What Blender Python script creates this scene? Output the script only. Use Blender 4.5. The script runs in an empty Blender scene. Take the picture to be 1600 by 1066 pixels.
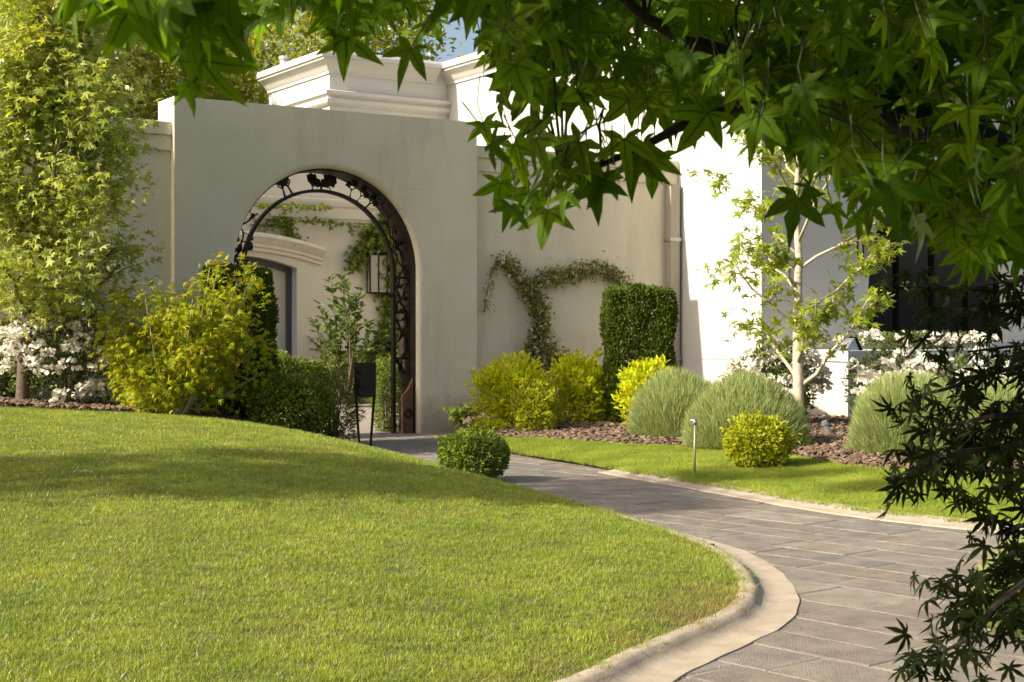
import bpy, math, random
import numpy as np
from mathutils import Vector, Matrix

random.seed(7)
rng = np.random.default_rng(11)
SC = bpy.context.scene
COL = SC.collection
PI = math.pi

# ------------------------------------------------------------------ camera
F = 2370.0                      # focal length in photo pixels (1600 wide)
EYE = 1.3
cam_d = bpy.data.cameras.new('camera')
cam = bpy.data.objects.new('camera', cam_d)
COL.objects.link(cam)
cam_d.sensor_width = 36.0
cam_d.lens = F / 1600 * 36
cam.location = (0, 0, EYE)
cam.rotation_euler = (PI / 2 - math.atan(13 / F), 0, 0)
cam_d.clip_start = 0.05
cam_d.clip_end = 2000
cam_d.dof.use_dof = True
cam_d.dof.focus_distance = 9.0
cam_d.dof.aperture_fstop = 16.0
SC.camera = cam

# ------------------------------------------------------------------ sky, sun, exposure
SUN_EL = math.radians(33)
SUN_AZ = math.radians(28)       # sun from the left, this much on the camera's side
S = Vector((-math.cos(SUN_AZ) * math.cos(SUN_EL), -math.sin(SUN_AZ) * math.cos(SUN_EL), math.sin(SUN_EL)))
world = bpy.data.worlds.new('World')
SC.world = world
world.use_nodes = True
wn = world.node_tree
bg = wn.nodes['Background']
sky = wn.nodes.new('ShaderNodeTexSky')
sky.sky_type = 'NISHITA'
sky.sun_disc = False
sky.sun_elevation = SUN_EL
sky.sun_rotation = math.atan2(S.x, S.y) % (2 * PI)
sky.air_density = 1.0
sky.dust_density = 5.0
sky.ozone_density = 0.3
wn.links.new(sky.outputs[0], bg.inputs[0])
bg.inputs[1].default_value = 0.09
sun_d = bpy.data.lights.new('sun', 'SUN')
sun_d.energy = 4.2
sun_d.angle = math.radians(0.6)
sun_d.color = (1.0, 0.91, 0.73)
sun = bpy.data.objects.new('sun', sun_d)
COL.objects.link(sun)
sun.rotation_euler = S.to_track_quat('Z', 'Y').to_euler()
sun.location = S * 60
vs = SC.view_settings
vs.view_transform = 'Standard'
vs.look = 'None'
vs.gamma = 1
vs.use_curve_mapping = False
vs.exposure = 1.24
SC.cycles.max_bounces = 8
SC.cycles.transmission_bounces = 4
SC.cycles.sample_clamp_indirect = 6.0

# ------------------------------------------------------------------ helpers
OFF = {}


def tag(o, label=None, cat=None, group=None, kind=None):
    if label: o['label'] = label
    if cat: o['category'] = cat
    if group: o['group'] = group
    if kind: o['kind'] = kind
    return o


def thing(name, label, cat, loc=(0, 0, 0), group=None):
    o = bpy.data.objects.new(name, None)
    o.empty_display_size = 0.2
    COL.objects.link(o)
    o.location = loc
    OFF[o.name] = Vector(loc)
    return tag(o, label, cat, group)


def link(name, me, parent=None, mat=None):
    """mesh is already local to the parent's origin"""
    o = bpy.data.objects.new(name, me)
    COL.objects.link(o)
    if parent:
        o.parent = parent
        OFF[o.name] = OFF[parent.name]
    else:
        OFF[o.name] = Vector((0, 0, 0))
    if mat and not me.materials:
        me.materials.append(mat)
    return o


class MB:
    def __init__(self):
        self.v, self.f = [], []

    def add(self, vs, fs):
        n = len(self.v)
        self.v += [tuple(p) for p in vs]
        self.f += [tuple(i + n for i in f) for f in fs]

    def hexa(self, p):           # 8 points: bottom 4 ccw, top 4 ccw
        self.add(p, [(3, 2, 1, 0), (4, 5, 6, 7), (0, 1, 5, 4), (1, 2, 6, 5), (2, 3, 7, 6), (3, 0, 4, 7)])

    def box(self, x0, x1, y0, y1, z0, z1, f=None):
        p = [(x0, y0, z0), (x1, y0, z0), (x1, y1, z0), (x0, y1, z0), (x0, y0, z1), (x1, y0, z1), (x1, y1, z1), (x0, y1, z1)]
        self.hexa([f(*q) for q in p] if f else p)

    def tube(self, pts, radii, n=8, cap=True):
        pts = [Vector(p) for p in pts]
        if not hasattr(radii, '__len__'): radii = [radii] * len(pts)
        b = len(self.v)
        ref = Vector((0.3, 0.2, 1)).normalized()
        for i, p in enumerate(pts):
            d = (pts[min(i + 1, len(pts) - 1)] - pts[max(i - 1, 0)])
            if d.length < 1e-9: d = Vector((0, 0, 1))
            d.normalize()
            a = d.cross(ref)
            if a.length < 1e-3: a = d.cross(Vector((1, 0, 0)))
            a.normalize()
            c = d.cross(a)
            for k in range(n):
                t = 2 * PI * k / n
                self.v.append(tuple(p + (a * math.cos(t) + c * math.sin(t)) * radii[i]))
        for i in range(len(pts) - 1):
            for k in range(n):
                k2 = (k + 1) % n
                self.f.append((b + i * n + k, b + i * n + k2, b + (i + 1) * n + k2, b + (i + 1) * n + k))
        if cap:
            self.f.append(tuple(b + k for k in range(n))[::-1])
            self.f.append(tuple(b + (len(pts) - 1) * n + k for k in range(n)))

    def sweep(self, path, prof, fn, caps=True):
        """path: 2D points; prof: (offset to the right of travel, z); fn maps (a, b, z) to world"""
        m = len(prof)
        b = len(self.v)
        path = [Vector(p) for p in path]
        for i, p in enumerate(path):
            d0 = (p - path[i - 1]).normalized() if i else None
            d1 = (path[i + 1] - p).normalized() if i < len(path) - 1 else None
            d0 = d0 or d1; d1 = d1 or d0
            n0 = Vector((d0.y, -d0.x)); n1 = Vector((d1.y, -d1.x))
            nn = (n0 + n1)
            nn = nn / max(0.3, nn.dot(n0)) if nn.length > 1e-6 else n0
            for (o, z) in prof:
                q = p + nn * o
                self.v.append(tuple(fn(q.x, q.y, z)))
        for i in range(len(path) - 1):
            for k in range(m - 1):
                self.f.append((b + i * m + k, b + (i + 1) * m + k, b + (i + 1) * m + k + 1, b + i * m + k + 1))
        if caps:
            self.f.append(tuple(b + k for k in range(m)))
            e = b + (len(path) - 1) * m
            self.f.append(tuple(e + k for k in range(m))[::-1])

    def build(self, name, mat, parent=None, smooth=False, fix=False):
        off = OFF[parent.name] if parent else Vector((0, 0, 0))
        me = bpy.data.meshes.new(name)
        me.from_pydata([(x - off.x, y - off.y, z - off.z) for x, y, z in self.v], [], self.f)
        if fix:
            import bmesh
            bm = bmesh.new(); bm.from_mesh(me)
            bmesh.ops.recalc_face_normals(bm, faces=bm.faces)
            bm.to_mesh(me); bm.free()
        me.materials.append(mat)
        if smooth:
            me.shade_smooth()
            if smooth != True:
                me.set_sharp_from_angle(angle=math.radians(smooth))
        me.update()
        return link(name, me, parent)


def at(px, py, D):
    return Vector(((px - 800) * D / F, D, EYE - (py - 520) * D / F))


def proj(P):
    P = np.asarray(P)
    return np.stack([800 + F * P[..., 0] / P[..., 1], 520 - F * (P[..., 2] - EYE) / P[..., 1]], -1)


# wall frame of the house: s along the front walls (rightwards and away), t into the house
A = math.radians(32.5)
U = Vector((math.cos(A), math.sin(A), 0))
V = Vector((-math.sin(A), math.cos(A), 0))
O = Vector((-0.464, 20.0, 0))


def W(s, t, z):
    return O + U * s + V * t + Vector((0, 0, z))


def on_wall(px, py, t):
    """point of the photo pixel on the wall plane at depth t"""
    r = (px - 800) / F
    q = O + V * t
    s = (r * q.y - q.x) / (U.x - r * U.y)
    p = q + U * s
    return Vector((p.x, p.y, EYE - (py - 520) * p.y / F))


def wall_s(px, t):
    p = on_wall(px, 520, t)
    return (p - O).dot(U)


# ------------------------------------------------------------------ materials
def nodes_of(name):
    m = bpy.data.materials.new(name)
    m.use_nodes = True
    nt = m.node_tree
    nt.nodes.clear()
    return m, nt, nt.nodes.new('ShaderNodeOutputMaterial')


def N(nt, kind, **kw):
    n = nt.nodes.new(kind)
    for k, v in kw.items():
        if k.startswith('i_'):
            n.inputs[k[2:].replace('_', ' ')].default_value = v
        else:
            setattr(n, k, v)
    return n


def ramp(nt, stops):
    r = nt.nodes.new('ShaderNodeValToRGB')
    el = r.color_ramp.elements
    while len(el) < len(stops): el.new(0.5)
    for e, (p, c) in zip(el, stops):
        e.position = p
        e.color = (*c, 1) if len(c) == 3 else c
    return r


def mat_solid(name, c1, c2=None, scale=3.0, *a_, **k_):
    return _mat_solid(name, c1, c2, scale, *a_, **k_)


def _mat_solid(name, c1, c2=None, scale=3.0, rough=0.8, bump=0.0, bscale=60, metallic=0.0, detail=6, stain=None, stain_scale=1.2, spec=0.3, splash=None, trowel=0.0):
    m, nt, out = nodes_of(name)
    b = N(nt, 'ShaderNodeBsdfPrincipled')
    b.inputs['Roughness'].default_value = rough
    b.inputs['Metallic'].default_value = metallic
    b.inputs['Specular IOR Level'].default_value = spec
    g = N(nt, 'ShaderNodeNewGeometry')
    if c2:
        n = N(nt, 'ShaderNodeTexNoise'); n.inputs['Scale'].default_value = scale; n.inputs['Detail'].default_value = detail
        n.inputs['Roughness'].default_value = 0.65
        nt.links.new(g.outputs['Position'], n.inputs['Vector'])
        r = ramp(nt, [(0.32, c1), (0.68, c2)])
        nt.links.new(n.outputs['Fac'], r.inputs[0])
        colr = r.outputs[0]
        if stain:
            mp = N(nt, 'ShaderNodeMapping'); mp.inputs['Scale'].default_value = (stain_scale, stain_scale, stain_scale * 0.22)
            nt.links.new(g.outputs['Position'], mp.inputs[0])
            n2 = N(nt, 'ShaderNodeTexNoise'); n2.inputs['Scale'].default_value = 2.0; n2.inputs['Detail'].default_value = 8; n2.inputs['Roughness'].default_value = 0.7
            nt.links.new(mp.outputs[0], n2.inputs['Vector'])
            r2 = ramp(nt, [(0.5, (0, 0, 0)), (0.78, (0.55, 0.55, 0.55))])
            nt.links.new(n2.outputs['Fac'], r2.inputs[0])
            mx = N(nt, 'ShaderNodeMixRGB'); mx.inputs[2].default_value = (*stain, 1)
            nt.links.new(r2.outputs[0], mx.inputs[0]); nt.links.new(colr, mx.inputs[1])
            colr = mx.outputs[0]
        if splash:
            sx = N(nt, 'ShaderNodeSeparateXYZ'); nt.links.new(g.outputs['Position'], sx.inputs[0])
            n4 = N(nt, 'ShaderNodeTexNoise'); n4.inputs['Scale'].default_value = 5; n4.inputs['Detail'].default_value = 8
            nt.links.new(g.outputs['Position'], n4.inputs['Vector'])
            ma = N(nt, 'ShaderNodeMath', operation='MULTIPLY_ADD'); ma.inputs[1].default_value = -.9; nt.links.new(n4.outputs['Fac'], ma.inputs[0]); nt.links.new(sx.outputs['Z'], ma.inputs[2])
            m5 = N(nt, 'ShaderNodeMapRange'); m5.inputs[1].default_value = -.35; m5.inputs[2].default_value = .12; m5.inputs[3].default_value = .6; m5.inputs[4].default_value = 0
            nt.links.new(ma.outputs[0], m5.inputs[0])
            mx = N(nt, 'ShaderNodeMixRGB'); mx.inputs[2].default_value = (*splash, 1)
            nt.links.new(m5.outputs[0], mx.inputs[0]); nt.links.new(colr, mx.inputs[1])
            colr = mx.outputs[0]
        nt.links.new(colr, b.inputs['Base Color'])
    else:
        b.inputs['Base Color'].default_value = (*c1, 1)
    if bump:
        n3 = N(nt, 'ShaderNodeTexNoise'); n3.inputs['Scale'].default_value = bscale; n3.inputs['Detail'].default_value = 5
        nt.links.new(g.outputs['Position'], n3.inputs['Vector'])
        bp = N(nt, 'ShaderNodeBump'); bp.inputs['Strength'].default_value = bump; bp.inputs['Distance'].default_value = 0.01
        hsrc = n3.outputs['Fac']
        if trowel:
            n6 = N(nt, 'ShaderNodeTexNoise'); n6.inputs['Scale'].default_value = 4.5; n6.inputs['Detail'].default_value = 4; n6.inputs['Distortion'].default_value = 1.5
            nt.links.new(g.outputs['Position'], n6.inputs['Vector'])
            m6 = N(nt, 'ShaderNodeMath', operation='MULTIPLY_ADD'); m6.inputs[1].default_value = trowel
            nt.links.new(n6.outputs['Fac'], m6.inputs[0]); nt.links.new(n3.outputs['Fac'], m6.inputs[2]); hsrc = m6.outputs[0]
        nt.links.new(hsrc, bp.inputs['Height'])
        nt.links.new(bp.outputs[0], b.inputs['Normal'])
    nt.links.new(b.outputs[0], out.inputs[0])
    return m


BOOST = ('young_tree_leaf', 'left_tree_leaf', 'background_tree_leaf', 'golden_shrub_leaf', 'yellow_bush_leaf', 'lime_box_leaf', 'box_leaf', 'grey_green_lavender', 'lawn_grass', 'rose_leaf', 'jasmine_leaf', 'ivy_leaf')


def mat_leaf(name, c1, c2, trans=0.4, tcol=None, rough=0.45, gloss=0.25, vein=None, patch=0.0, c3=None, tip=None):
    if name in BOOST:
        c1, c2, c3 = [tuple(min(.8, k * 1.16) for k in c) if c else None for c in (c1, c2, c3)]
    """leaf: diffuse + translucent + a little gloss; colour varies leaf by leaf"""
    m, nt, out = nodes_of(name)
    g = N(nt, 'ShaderNodeNewGeometry')
    oi = N(nt, 'ShaderNodeObjectInfo')
    ad = N(nt, 'ShaderNodeMath', operation='ADD')
    nt.links.new(g.outputs['Random Per Island'], ad.inputs[0]); nt.links.new(oi.outputs['Random'], ad.inputs[1])
    fr = N(nt, 'ShaderNodeMath', operation='FRACT'); nt.links.new(ad.outputs[0], fr.inputs[0])
    r = ramp(nt, [(0.0, c1), (1.0, c2)] if not c3 else [(0.0, c1), (0.8, c2), (1.0, c3)])
    fac = fr.outputs[0]
    if patch:
        n = N(nt, 'ShaderNodeTexNoise'); n.inputs['Scale'].default_value = patch; n.inputs['Detail'].default_value = 4
        nt.links.new(g.outputs['Position'], n.inputs['Vector'])
        mr = N(nt, 'ShaderNodeMapRange'); mr.inputs[1].default_value = 0.3; mr.inputs[2].default_value = 0.7
        nt.links.new(n.outputs['Fac'], mr.inputs[0])
        av = N(nt, 'ShaderNodeMath', operation='ADD'); nt.links.new(fac, av.inputs[0]); nt.links.new(mr.outputs[0], av.inputs[1])
        hv = N(nt, 'ShaderNodeMath', operation='MULTIPLY'); hv.inputs[1].default_value = 0.5; nt.links.new(av.outputs[0], hv.inputs[0])
        fac = hv.outputs[0]
    nt.links.new(fac, r.inputs[0])
    colr = r.outputs[0]
    if vein:
        at_ = N(nt, 'ShaderNodeAttribute', attribute_name='vein')
        mr = N(nt, 'ShaderNodeMapRange'); mr.inputs[1].default_value = 0.86; mr.inputs[2].default_value = 0.97
        nt.links.new(at_.outputs['Fac'], mr.inputs[0])
        mx = N(nt, 'ShaderNodeMixRGB'); mx.inputs[2].default_value = (*vein, 1)
        nt.links.new(mr.outputs[0], mx.inputs[0]); nt.links.new(colr, mx.inputs[1])
        colr = mx.outputs[0]
        # fine blade mottling
        n = N(nt, 'ShaderNodeTexNoise'); n.inputs['Scale'].default_value = 45; n.inputs['Detail'].default_value = 6
        tc = N(nt, 'ShaderNodeTexCoord'); nt.links.new(tc.outputs['Object'], n.inputs['Vector'])
        mr2 = N(nt, 'ShaderNodeMapRange'); mr2.inputs[3].default_value = 0.75; mr2.inputs[4].default_value = 1.25
        nt.links.new(n.outputs['Fac'], mr2.inputs[0])
        mv = N(nt, 'ShaderNodeVectorMath', operation='SCALE'); nt.links.new(colr, mv.inputs[0]); nt.links.new(mr2.outputs[0], mv.inputs['Scale'])
        colr = mv.outputs[0]
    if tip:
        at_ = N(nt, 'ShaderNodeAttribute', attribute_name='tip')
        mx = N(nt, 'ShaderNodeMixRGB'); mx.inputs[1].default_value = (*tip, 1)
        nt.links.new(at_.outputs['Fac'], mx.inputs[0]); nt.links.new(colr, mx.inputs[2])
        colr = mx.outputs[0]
    if tip:
        a2 = N(nt, 'ShaderNodeAttribute', attribute_name='dry'); a2.attribute_type = 'INSTANCER'
        mx = N(nt, 'ShaderNodeMixRGB'); mx.inputs[2].default_value = (0.25, 0.205, 0.07, 1)
        nt.links.new(a2.outputs['Fac'], mx.inputs[0]); nt.links.new(colr, mx.inputs[1])
        colr = mx.outputs[0]
    d = N(nt, 'ShaderNodeBsdfDiffuse'); nt.links.new(colr, d.inputs[0])
    t = N(nt, 'ShaderNodeBsdfTranslucent')
    tm = N(nt, 'ShaderNodeMixRGB', blend_type='MULTIPLY'); tm.inputs[0].default_value = 1
    tm.inputs[2].default_value = (*(tcol or (1.5, 1.35, 0.5)), 1)
    nt.links.new(colr, tm.inputs[1]); nt.links.new(tm.outputs[0], t.inputs[0])
    ms = N(nt, 'ShaderNodeMixShader'); ms.inputs[0].default_value = trans
    nt.links.new(d.outputs[0], ms.inputs[1]); nt.links.new(t.outputs[0], ms.inputs[2])
    gl = N(nt, 'ShaderNodeBsdfGlossy'); gl.inputs['Roughness'].default_value = rough; gl.inputs[0].default_value = (1, 1, 1, 1)
    lw = N(nt, 'ShaderNodeLayerWeight'); lw.inputs[0].default_value = 0.25
    mm = N(nt, 'ShaderNodeMath', operation='MULTIPLY'); mm.inputs[1].default_value = gloss
    nt.links.new(lw.outputs['Fresnel'], mm.inputs[0])
    m2 = N(nt, 'ShaderNodeMixShader'); nt.links.new(mm.outputs[0], m2.inputs[0])
    nt.links.new(ms.outputs[0], m2.inputs[1]); nt.links.new(gl.outputs[0], m2.inputs[2])
    nt.links.new(m2.outputs[0], out.inputs[0])
    return m


M = {}
M['cream'] = mat_solid('cream_stucco', (0.57, 0.52, 0.39), (0.63, 0.575, 0.435), 0.9, 0.9, 0.25, 55, stain=(0.37, 0.325, 0.24), stain_scale=1.0, splash=(0.26, 0.21, 0.15), trowel=3.0)
M['white'] = mat_solid('white_stucco', (0.47, 0.458, 0.43), (0.51, 0.498, 0.47), 0.8, 0.9, 0.2, 55, stain=(0.39, 0.37, 0.335), stain_scale=0.8, splash=(0.3, 0.25, 0.2), trowel=2.0)
M['court'] = mat_solid('courtyard_stucco', (0.49, 0.455, 0.385), (0.54, 0.505, 0.43), 0.9, 0.9, 0.25, 50, stain=(0.55, 0.49, 0.40))
M['trim'] = mat_solid('pale_stone_trim', (0.54, 0.50, 0.43), (0.60, 0.56, 0.48), 3, 0.85, 0.2, 60)
M['iron'] = mat_solid('dark_bronze_iron', (0.022, 0.017, 0.014), (0.05, 0.034, 0.024), 14, 0.5, 0.3, 90, metallic=0.55)
M['rust'] = mat_solid('rusty_plate', (0.09, 0.045, 0.025), (0.17, 0.095, 0.055), 9, 0.75, 0.4, 60)
M['black'] = mat_solid('black_powder_coat', (0.0025, 0.0025, 0.0025), (0.004, 0.004, 0.004), 4, 0.8, spec=0.04)
M['frame'] = mat_solid('grey_green_door_frame', (0.055, 0.06, 0.055), (0.07, 0.075, 0.07), 5, 0.5)
M['reveal'] = mat_solid('blue_grey_reveal', (0.26, 0.29, 0.36), (0.30, 0.33, 0.40), 3, 0.7)
M['door'] = mat_solid('pale_door_panel', (0.40, 0.39, 0.32), (0.44, 0.43, 0.355), 1.5, 0.35)
M['opal'] = mat_solid('opal_lantern_pane', (0.27, 0.25, 0.22), (0.31, 0.29, 0.25), 3, 0.6, spec=0.1)
M['pipe'] = mat_solid('grey_brown_downpipe', (0.30, 0.265, 0.215), (0.34, 0.30, 0.245), 4, 0.6)
M['zinc'] = mat_solid('zinc_grey_metal', (0.30, 0.32, 0.34), (0.38, 0.39, 0.41), 20, 0.4, metallic=0.7)
M['brass'] = mat_solid('weathered_brass_tube', (0.34, 0.30, 0.20), (0.42, 0.37, 0.26), 30, 0.45, metallic=0.6)
M['bark'] = mat_solid('brown_bark', (0.07, 0.05, 0.035), (0.14, 0.105, 0.075), 22, 0.95, 0.9, 45)
M['palebark'] = mat_solid('pale_smooth_bark', (0.36, 0.29, 0.22), (0.50, 0.43, 0.34), 12, 0.85, 0.5, 60)
M['darkbark'] = mat_solid('dark_bark', (0.010, 0.008, 0.006), (0.022, 0.017, 0.013), 22, 0.95, 0.9, 45)
M['twig'] = mat_solid('green_brown_twig', (0.09, 0.075, 0.035), (0.13, 0.11, 0.05), 20, 0.8)
M['stalk'] = mat_solid('green_leaf_stalk', (0.03, 0.04, 0.010), (0.05, 0.06, 0.014), 20, 0.8)
M['concrete'] = mat_solid('tan_concrete', (0.27, 0.22, 0.165), (0.38, 0.32, 0.25), 6, 0.9, 0.25, 90, stain=(0.27, 0.20, 0.14), stain_scale=2.5)
M['mortar'] = mat_solid('pale_mortar', (0.19, 0.168, 0.138), (0.30, 0.262, 0.212), 8, 0.95, 0.4, 90)
M['stone'] = None
M['soil'] = mat_solid('dark_soil', (0.045, 0.028, 0.02), (0.09, 0.06, 0.042), 10, 1.0, 0.8, 30)
M['turf'] = mat_solid('turf_thatch', (0.045, 0.060, 0.012), (0.10, 0.105, 0.03), 9, 1.0, 0.6, 60)
M['ground'] = mat_solid('far_ground', (0.05, 0.06, 0.02), (0.09, 0.09, 0.04), 1, 1.0)
M['paving'] = mat_solid('courtyard_paving', (0.19, 0.165, 0.14), (0.25, 0.22, 0.19), 3, 0.85, 0.3, 40)


def mat_stone():
    m, nt, out = nodes_of('grey_paving_stone')
    b = N(nt, 'ShaderNodeBsdfPrincipled'); b.inputs['Roughness'].default_value = 0.78; b.inputs['Specular IOR Level'].default_value = 0.35
    oi = N(nt, 'ShaderNodeObjectInfo'); g = N(nt, 'ShaderNodeNewGeometry')
    r0 = ramp(nt, [(0, (0.155, 0.142, 0.124)), (0.3, (0.20, 0.178, 0.15)), (0.65, (0.185, 0.155, 0.125)), (1, (0.235, 0.205, 0.168))])
    nt.links.new(oi.outputs['Random'], r0.inputs[0])
    n = N(nt, 'ShaderNodeTexNoise'); n.inputs['Scale'].default_value = 5; n.inputs['Detail'].default_value = 9; n.inputs['Roughness'].default_value = 0.7
    nt.links.new(g.outputs['Position'], n.inputs['Vector'])
    mr = N(nt, 'ShaderNodeMapRange'); mr.inputs[1].default_value = 0.3; mr.inputs[2].default_value = 0.7; mr.inputs[3].default_value = 0.62; mr.inputs[4].default_value = 1.38
    nt.links.new(n.outputs['Fac'], mr.inputs[0])
    n2 = N(nt, 'ShaderNodeTexNoise'); n2.inputs['Scale'].default_value = 140; n2.inputs['Detail'].default_value = 3
    nt.links.new(g.outputs['Position'], n2.inputs['Vector'])
    mr2 = N(nt, 'ShaderNodeMapRange'); mr2.inputs[1].default_value = 0.3; mr2.inputs[2].default_value = 0.7; mr2.inputs[3].default_value = 0.8; mr2.inputs[4].default_value = 1.2
    nt.links.new(n2.outputs['Fac'], mr2.inputs[0])
    mu = N(nt, 'ShaderNodeMath', operation='MULTIPLY'); nt.links.new(mr.outputs[0], mu.inputs[0]); nt.links.new(mr2.outputs[0], mu.inputs[1])
    mv = N(nt, 'ShaderNodeVectorMath', operation='SCALE'); nt.links.new(r0.outputs[0], mv.inputs[0]); nt.links.new(mu.outputs[0], mv.inputs['Scale'])
    nt.links.new(mv.outputs[0], b.inputs['Base Color'])
    ad = N(nt, 'ShaderNodeMath', operation='ADD'); nt.links.new(n.outputs['Fac'], ad.inputs[0]); nt.links.new(n2.outputs['Fac'], ad.inputs[1])
    bp = N(nt, 'ShaderNodeBump'); bp.inputs['Strength'].default_value = 0.8; bp.inputs['Distance'].default_value = 0.016
    nt.links.new(ad.outputs[0], bp.inputs['Height']); nt.links.new(bp.outputs[0], b.inputs['Normal'])
    nt.links.new(b.outputs[0], out.inputs[0])
    return m


M['stone'] = mat_stone()


def mat_glass():
    m, nt, out = nodes_of('dark_window_glass')
    b = N(nt, 'ShaderNodeBsdfPrincipled'); b.inputs['Base Color'].default_value = (0.008, 0.009, 0.009, 1)
    b.inputs['Roughness'].default_value = 0.06
    nt.links.new(b.outputs[0], out.inputs[0])
    return m


M['glass'] = mat_glass()

L = {}
L['sweetgum'] = mat_leaf('sweetgum_leaf', (0.036, 0.076, 0.005), (0.09, 0.155, 0.008), 0.6, (2.1, 2.1, 0.35), 0.5, 0.10, vein=(0.028, 0.055, 0.008))
L['youngtree'] = mat_leaf('young_tree_leaf', (0.14, 0.21, 0.02), (0.27, 0.32, 0.035), 0.55, (1.5, 1.35, 0.4), 0.4, 0.3)
L['lefttree'] = mat_leaf('left_tree_leaf', (0.20, 0.26, 0.05), (0.37, 0.41, 0.11), 0.55, (1.5, 1.35, 0.45), 0.4, 0.3)
L['backtree'] = mat_leaf('background_tree_leaf', (0.13, 0.16, 0.022), (0.27, 0.28, 0.04), 0.5, (1.5, 1.4, 0.4), 0.45, 0.25)
L['golden'] = mat_leaf('golden_shrub_leaf', (0.20, 0.255, 0.014), (0.36, 0.38, 0.02), 0.55, (1.4, 1.4, 0.35), 0.5, 0.12, c3=(0.34, 0.22, 0.03))
L['yellow'] = mat_leaf('yellow_bush_leaf', (0.32, 0.41, 0.014), (0.56, 0.56, 0.016), 0.5, (1.4, 1.25, 0.35), 0.4, 0.25)
L['hedge'] = mat_leaf('hedge_leaf', (0.045, 0.075, 0.010), (0.085, 0.12, 0.015), 0.25, None, 0.6, 0.08)
L['box'] = mat_leaf('box_leaf', (0.06, 0.10, 0.012), (0.15, 0.19, 0.020), 0.3, None, 0.35, 0.3)
L['limebox'] = mat_leaf('lime_box_leaf', (0.17, 0.22, 0.012), (0.36, 0.37, 0.02), 0.4, None, 0.35, 0.3)
L['lavender'] = mat_leaf('grey_green_lavender', (0.19, 0.235, 0.085), (0.32, 0.36, 0.14), 0.35, (1.2, 1.2, 0.7), 0.7, 0.1)
L['rose'] = mat_leaf('rose_leaf', (0.06, 0.085, 0.022), (0.12, 0.15, 0.04), 0.35, None, 0.4, 0.3)
L['vine'] = mat_leaf('jasmine_leaf', (0.09, 0.105, 0.028), (0.30, 0.31, 0.12), 0.4, None, 0.35, 0.35)
L['ivy'] = mat_leaf('ivy_leaf', (0.06, 0.09, 0.012), (0.17, 0.22, 0.03), 0.4, None, 0.4, 0.25)
L['glossy'] = mat_leaf('glossy_shrub_leaf', (0.045, 0.08, 0.018), (0.11, 0.16, 0.035), 0.35, None, 0.35, 0.2)
L['acer'] = mat_leaf('dark_maple_leaf', (0.008, 0.013, 0.004), (0.018, 0.025, 0.007), 0.35, (1.2, 1.3, 0.5), 0.6, 0.03)
L['petal'] = mat_leaf('white_petal', (0.70, 0.66, 0.58), (0.80, 0.77, 0.70), 0.3, (1, 1, 0.95), 0.6, 0.05)
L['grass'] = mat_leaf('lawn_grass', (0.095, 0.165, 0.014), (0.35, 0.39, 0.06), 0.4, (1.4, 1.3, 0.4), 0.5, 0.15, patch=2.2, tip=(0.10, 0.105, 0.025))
L['chip'] = mat_leaf('bark_chip', (0.07, 0.042, 0.028), (0.21, 0.145, 0.10), 0.0, None, 0.8, 0.1)

# ------------------------------------------------------------------ leaf templates (tip along +y, face up +z)


def star(angles, lens, sinus, hw, droop=0.25, mids=1, fold=0.0):
    """palmate leaf; returns verts, tris, vein attribute"""
    v = [(0, 0, 0)]; vn = [1.0]; f = []
    n = len(angles)
    ang = [math.radians(a) for a in angles]
    sin_pts = []
    for i in range(n + 1):
        if i == 0: a = ang[0] + (ang[1] - ang[0]) * -0.55; r = sinus * 0.5
        elif i == n: a = ang[-1] + (ang[-1] - ang[-2]) * 0.55; r = sinus * 0.5
        else: a = (ang[i - 1] + ang[i]) / 2; r = sinus
        sin_pts.append(len(v)); v.append((math.sin(a) * r, math.cos(a) * r, 0)); vn.append(0.35)
    for i in range(n):
        a = ang[i]; l = lens[i]
        d = (math.sin(a), math.cos(a)); p = (math.cos(a), -math.sin(a))
        axis = [0]
        left, right = [sin_pts[i]], [sin_pts[i + 1]]
        steps = {1: [(0.52, 1.0)], 2: [(0.42, 0.95), (0.68, 0.72)]}[mids]
        for (r, wv) in steps:
            axis.append(len(v)); v.append((d[0] * l * r, d[1] * l * r, 0)); vn.append(1.0)
            left.append(len(v)); v.append((d[0] * l * r - p[0] * hw * wv * l, d[1] * l * r - p[1] * hw * wv * l, fold)); vn.append(0.0)
            right.append(len(v)); v.append((d[0] * l * r + p[0] * hw * wv * l, d[1] * l * r + p[1] * hw * wv * l, fold)); vn.append(0.0)
        tip = len(v); v.append((d[0] * l, d[1] * l, 0)); vn.append(0.9)
        if mids == 1 and sinus < 0:
            pass
        for k in range(len(axis)):
            if k + 1 < len(axis):
                if k == 0:
                    f += [(0, axis[1], left[0]), (axis[1], left[1], left[0]), (0, right[0], axis[1]), (axis[1], right[0], right[1])]
                else:
                    f += [(axis[k], axis[k + 1], left[k]), (axis[k + 1], left[k + 1], left[k]), (axis[k], right[k], axis[k + 1]), (axis[k + 1], right[k], right[k + 1])]
            else:
                f += [(axis[k], tip, left[k]), (axis[k], right[k], tip)]
    v = np.array(v, float)
    r2 = v[:, 0] ** 2 + v[:, 1] ** 2
    v[:, 2] += -droop * r2
    return v, f, np.array(vn)


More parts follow.
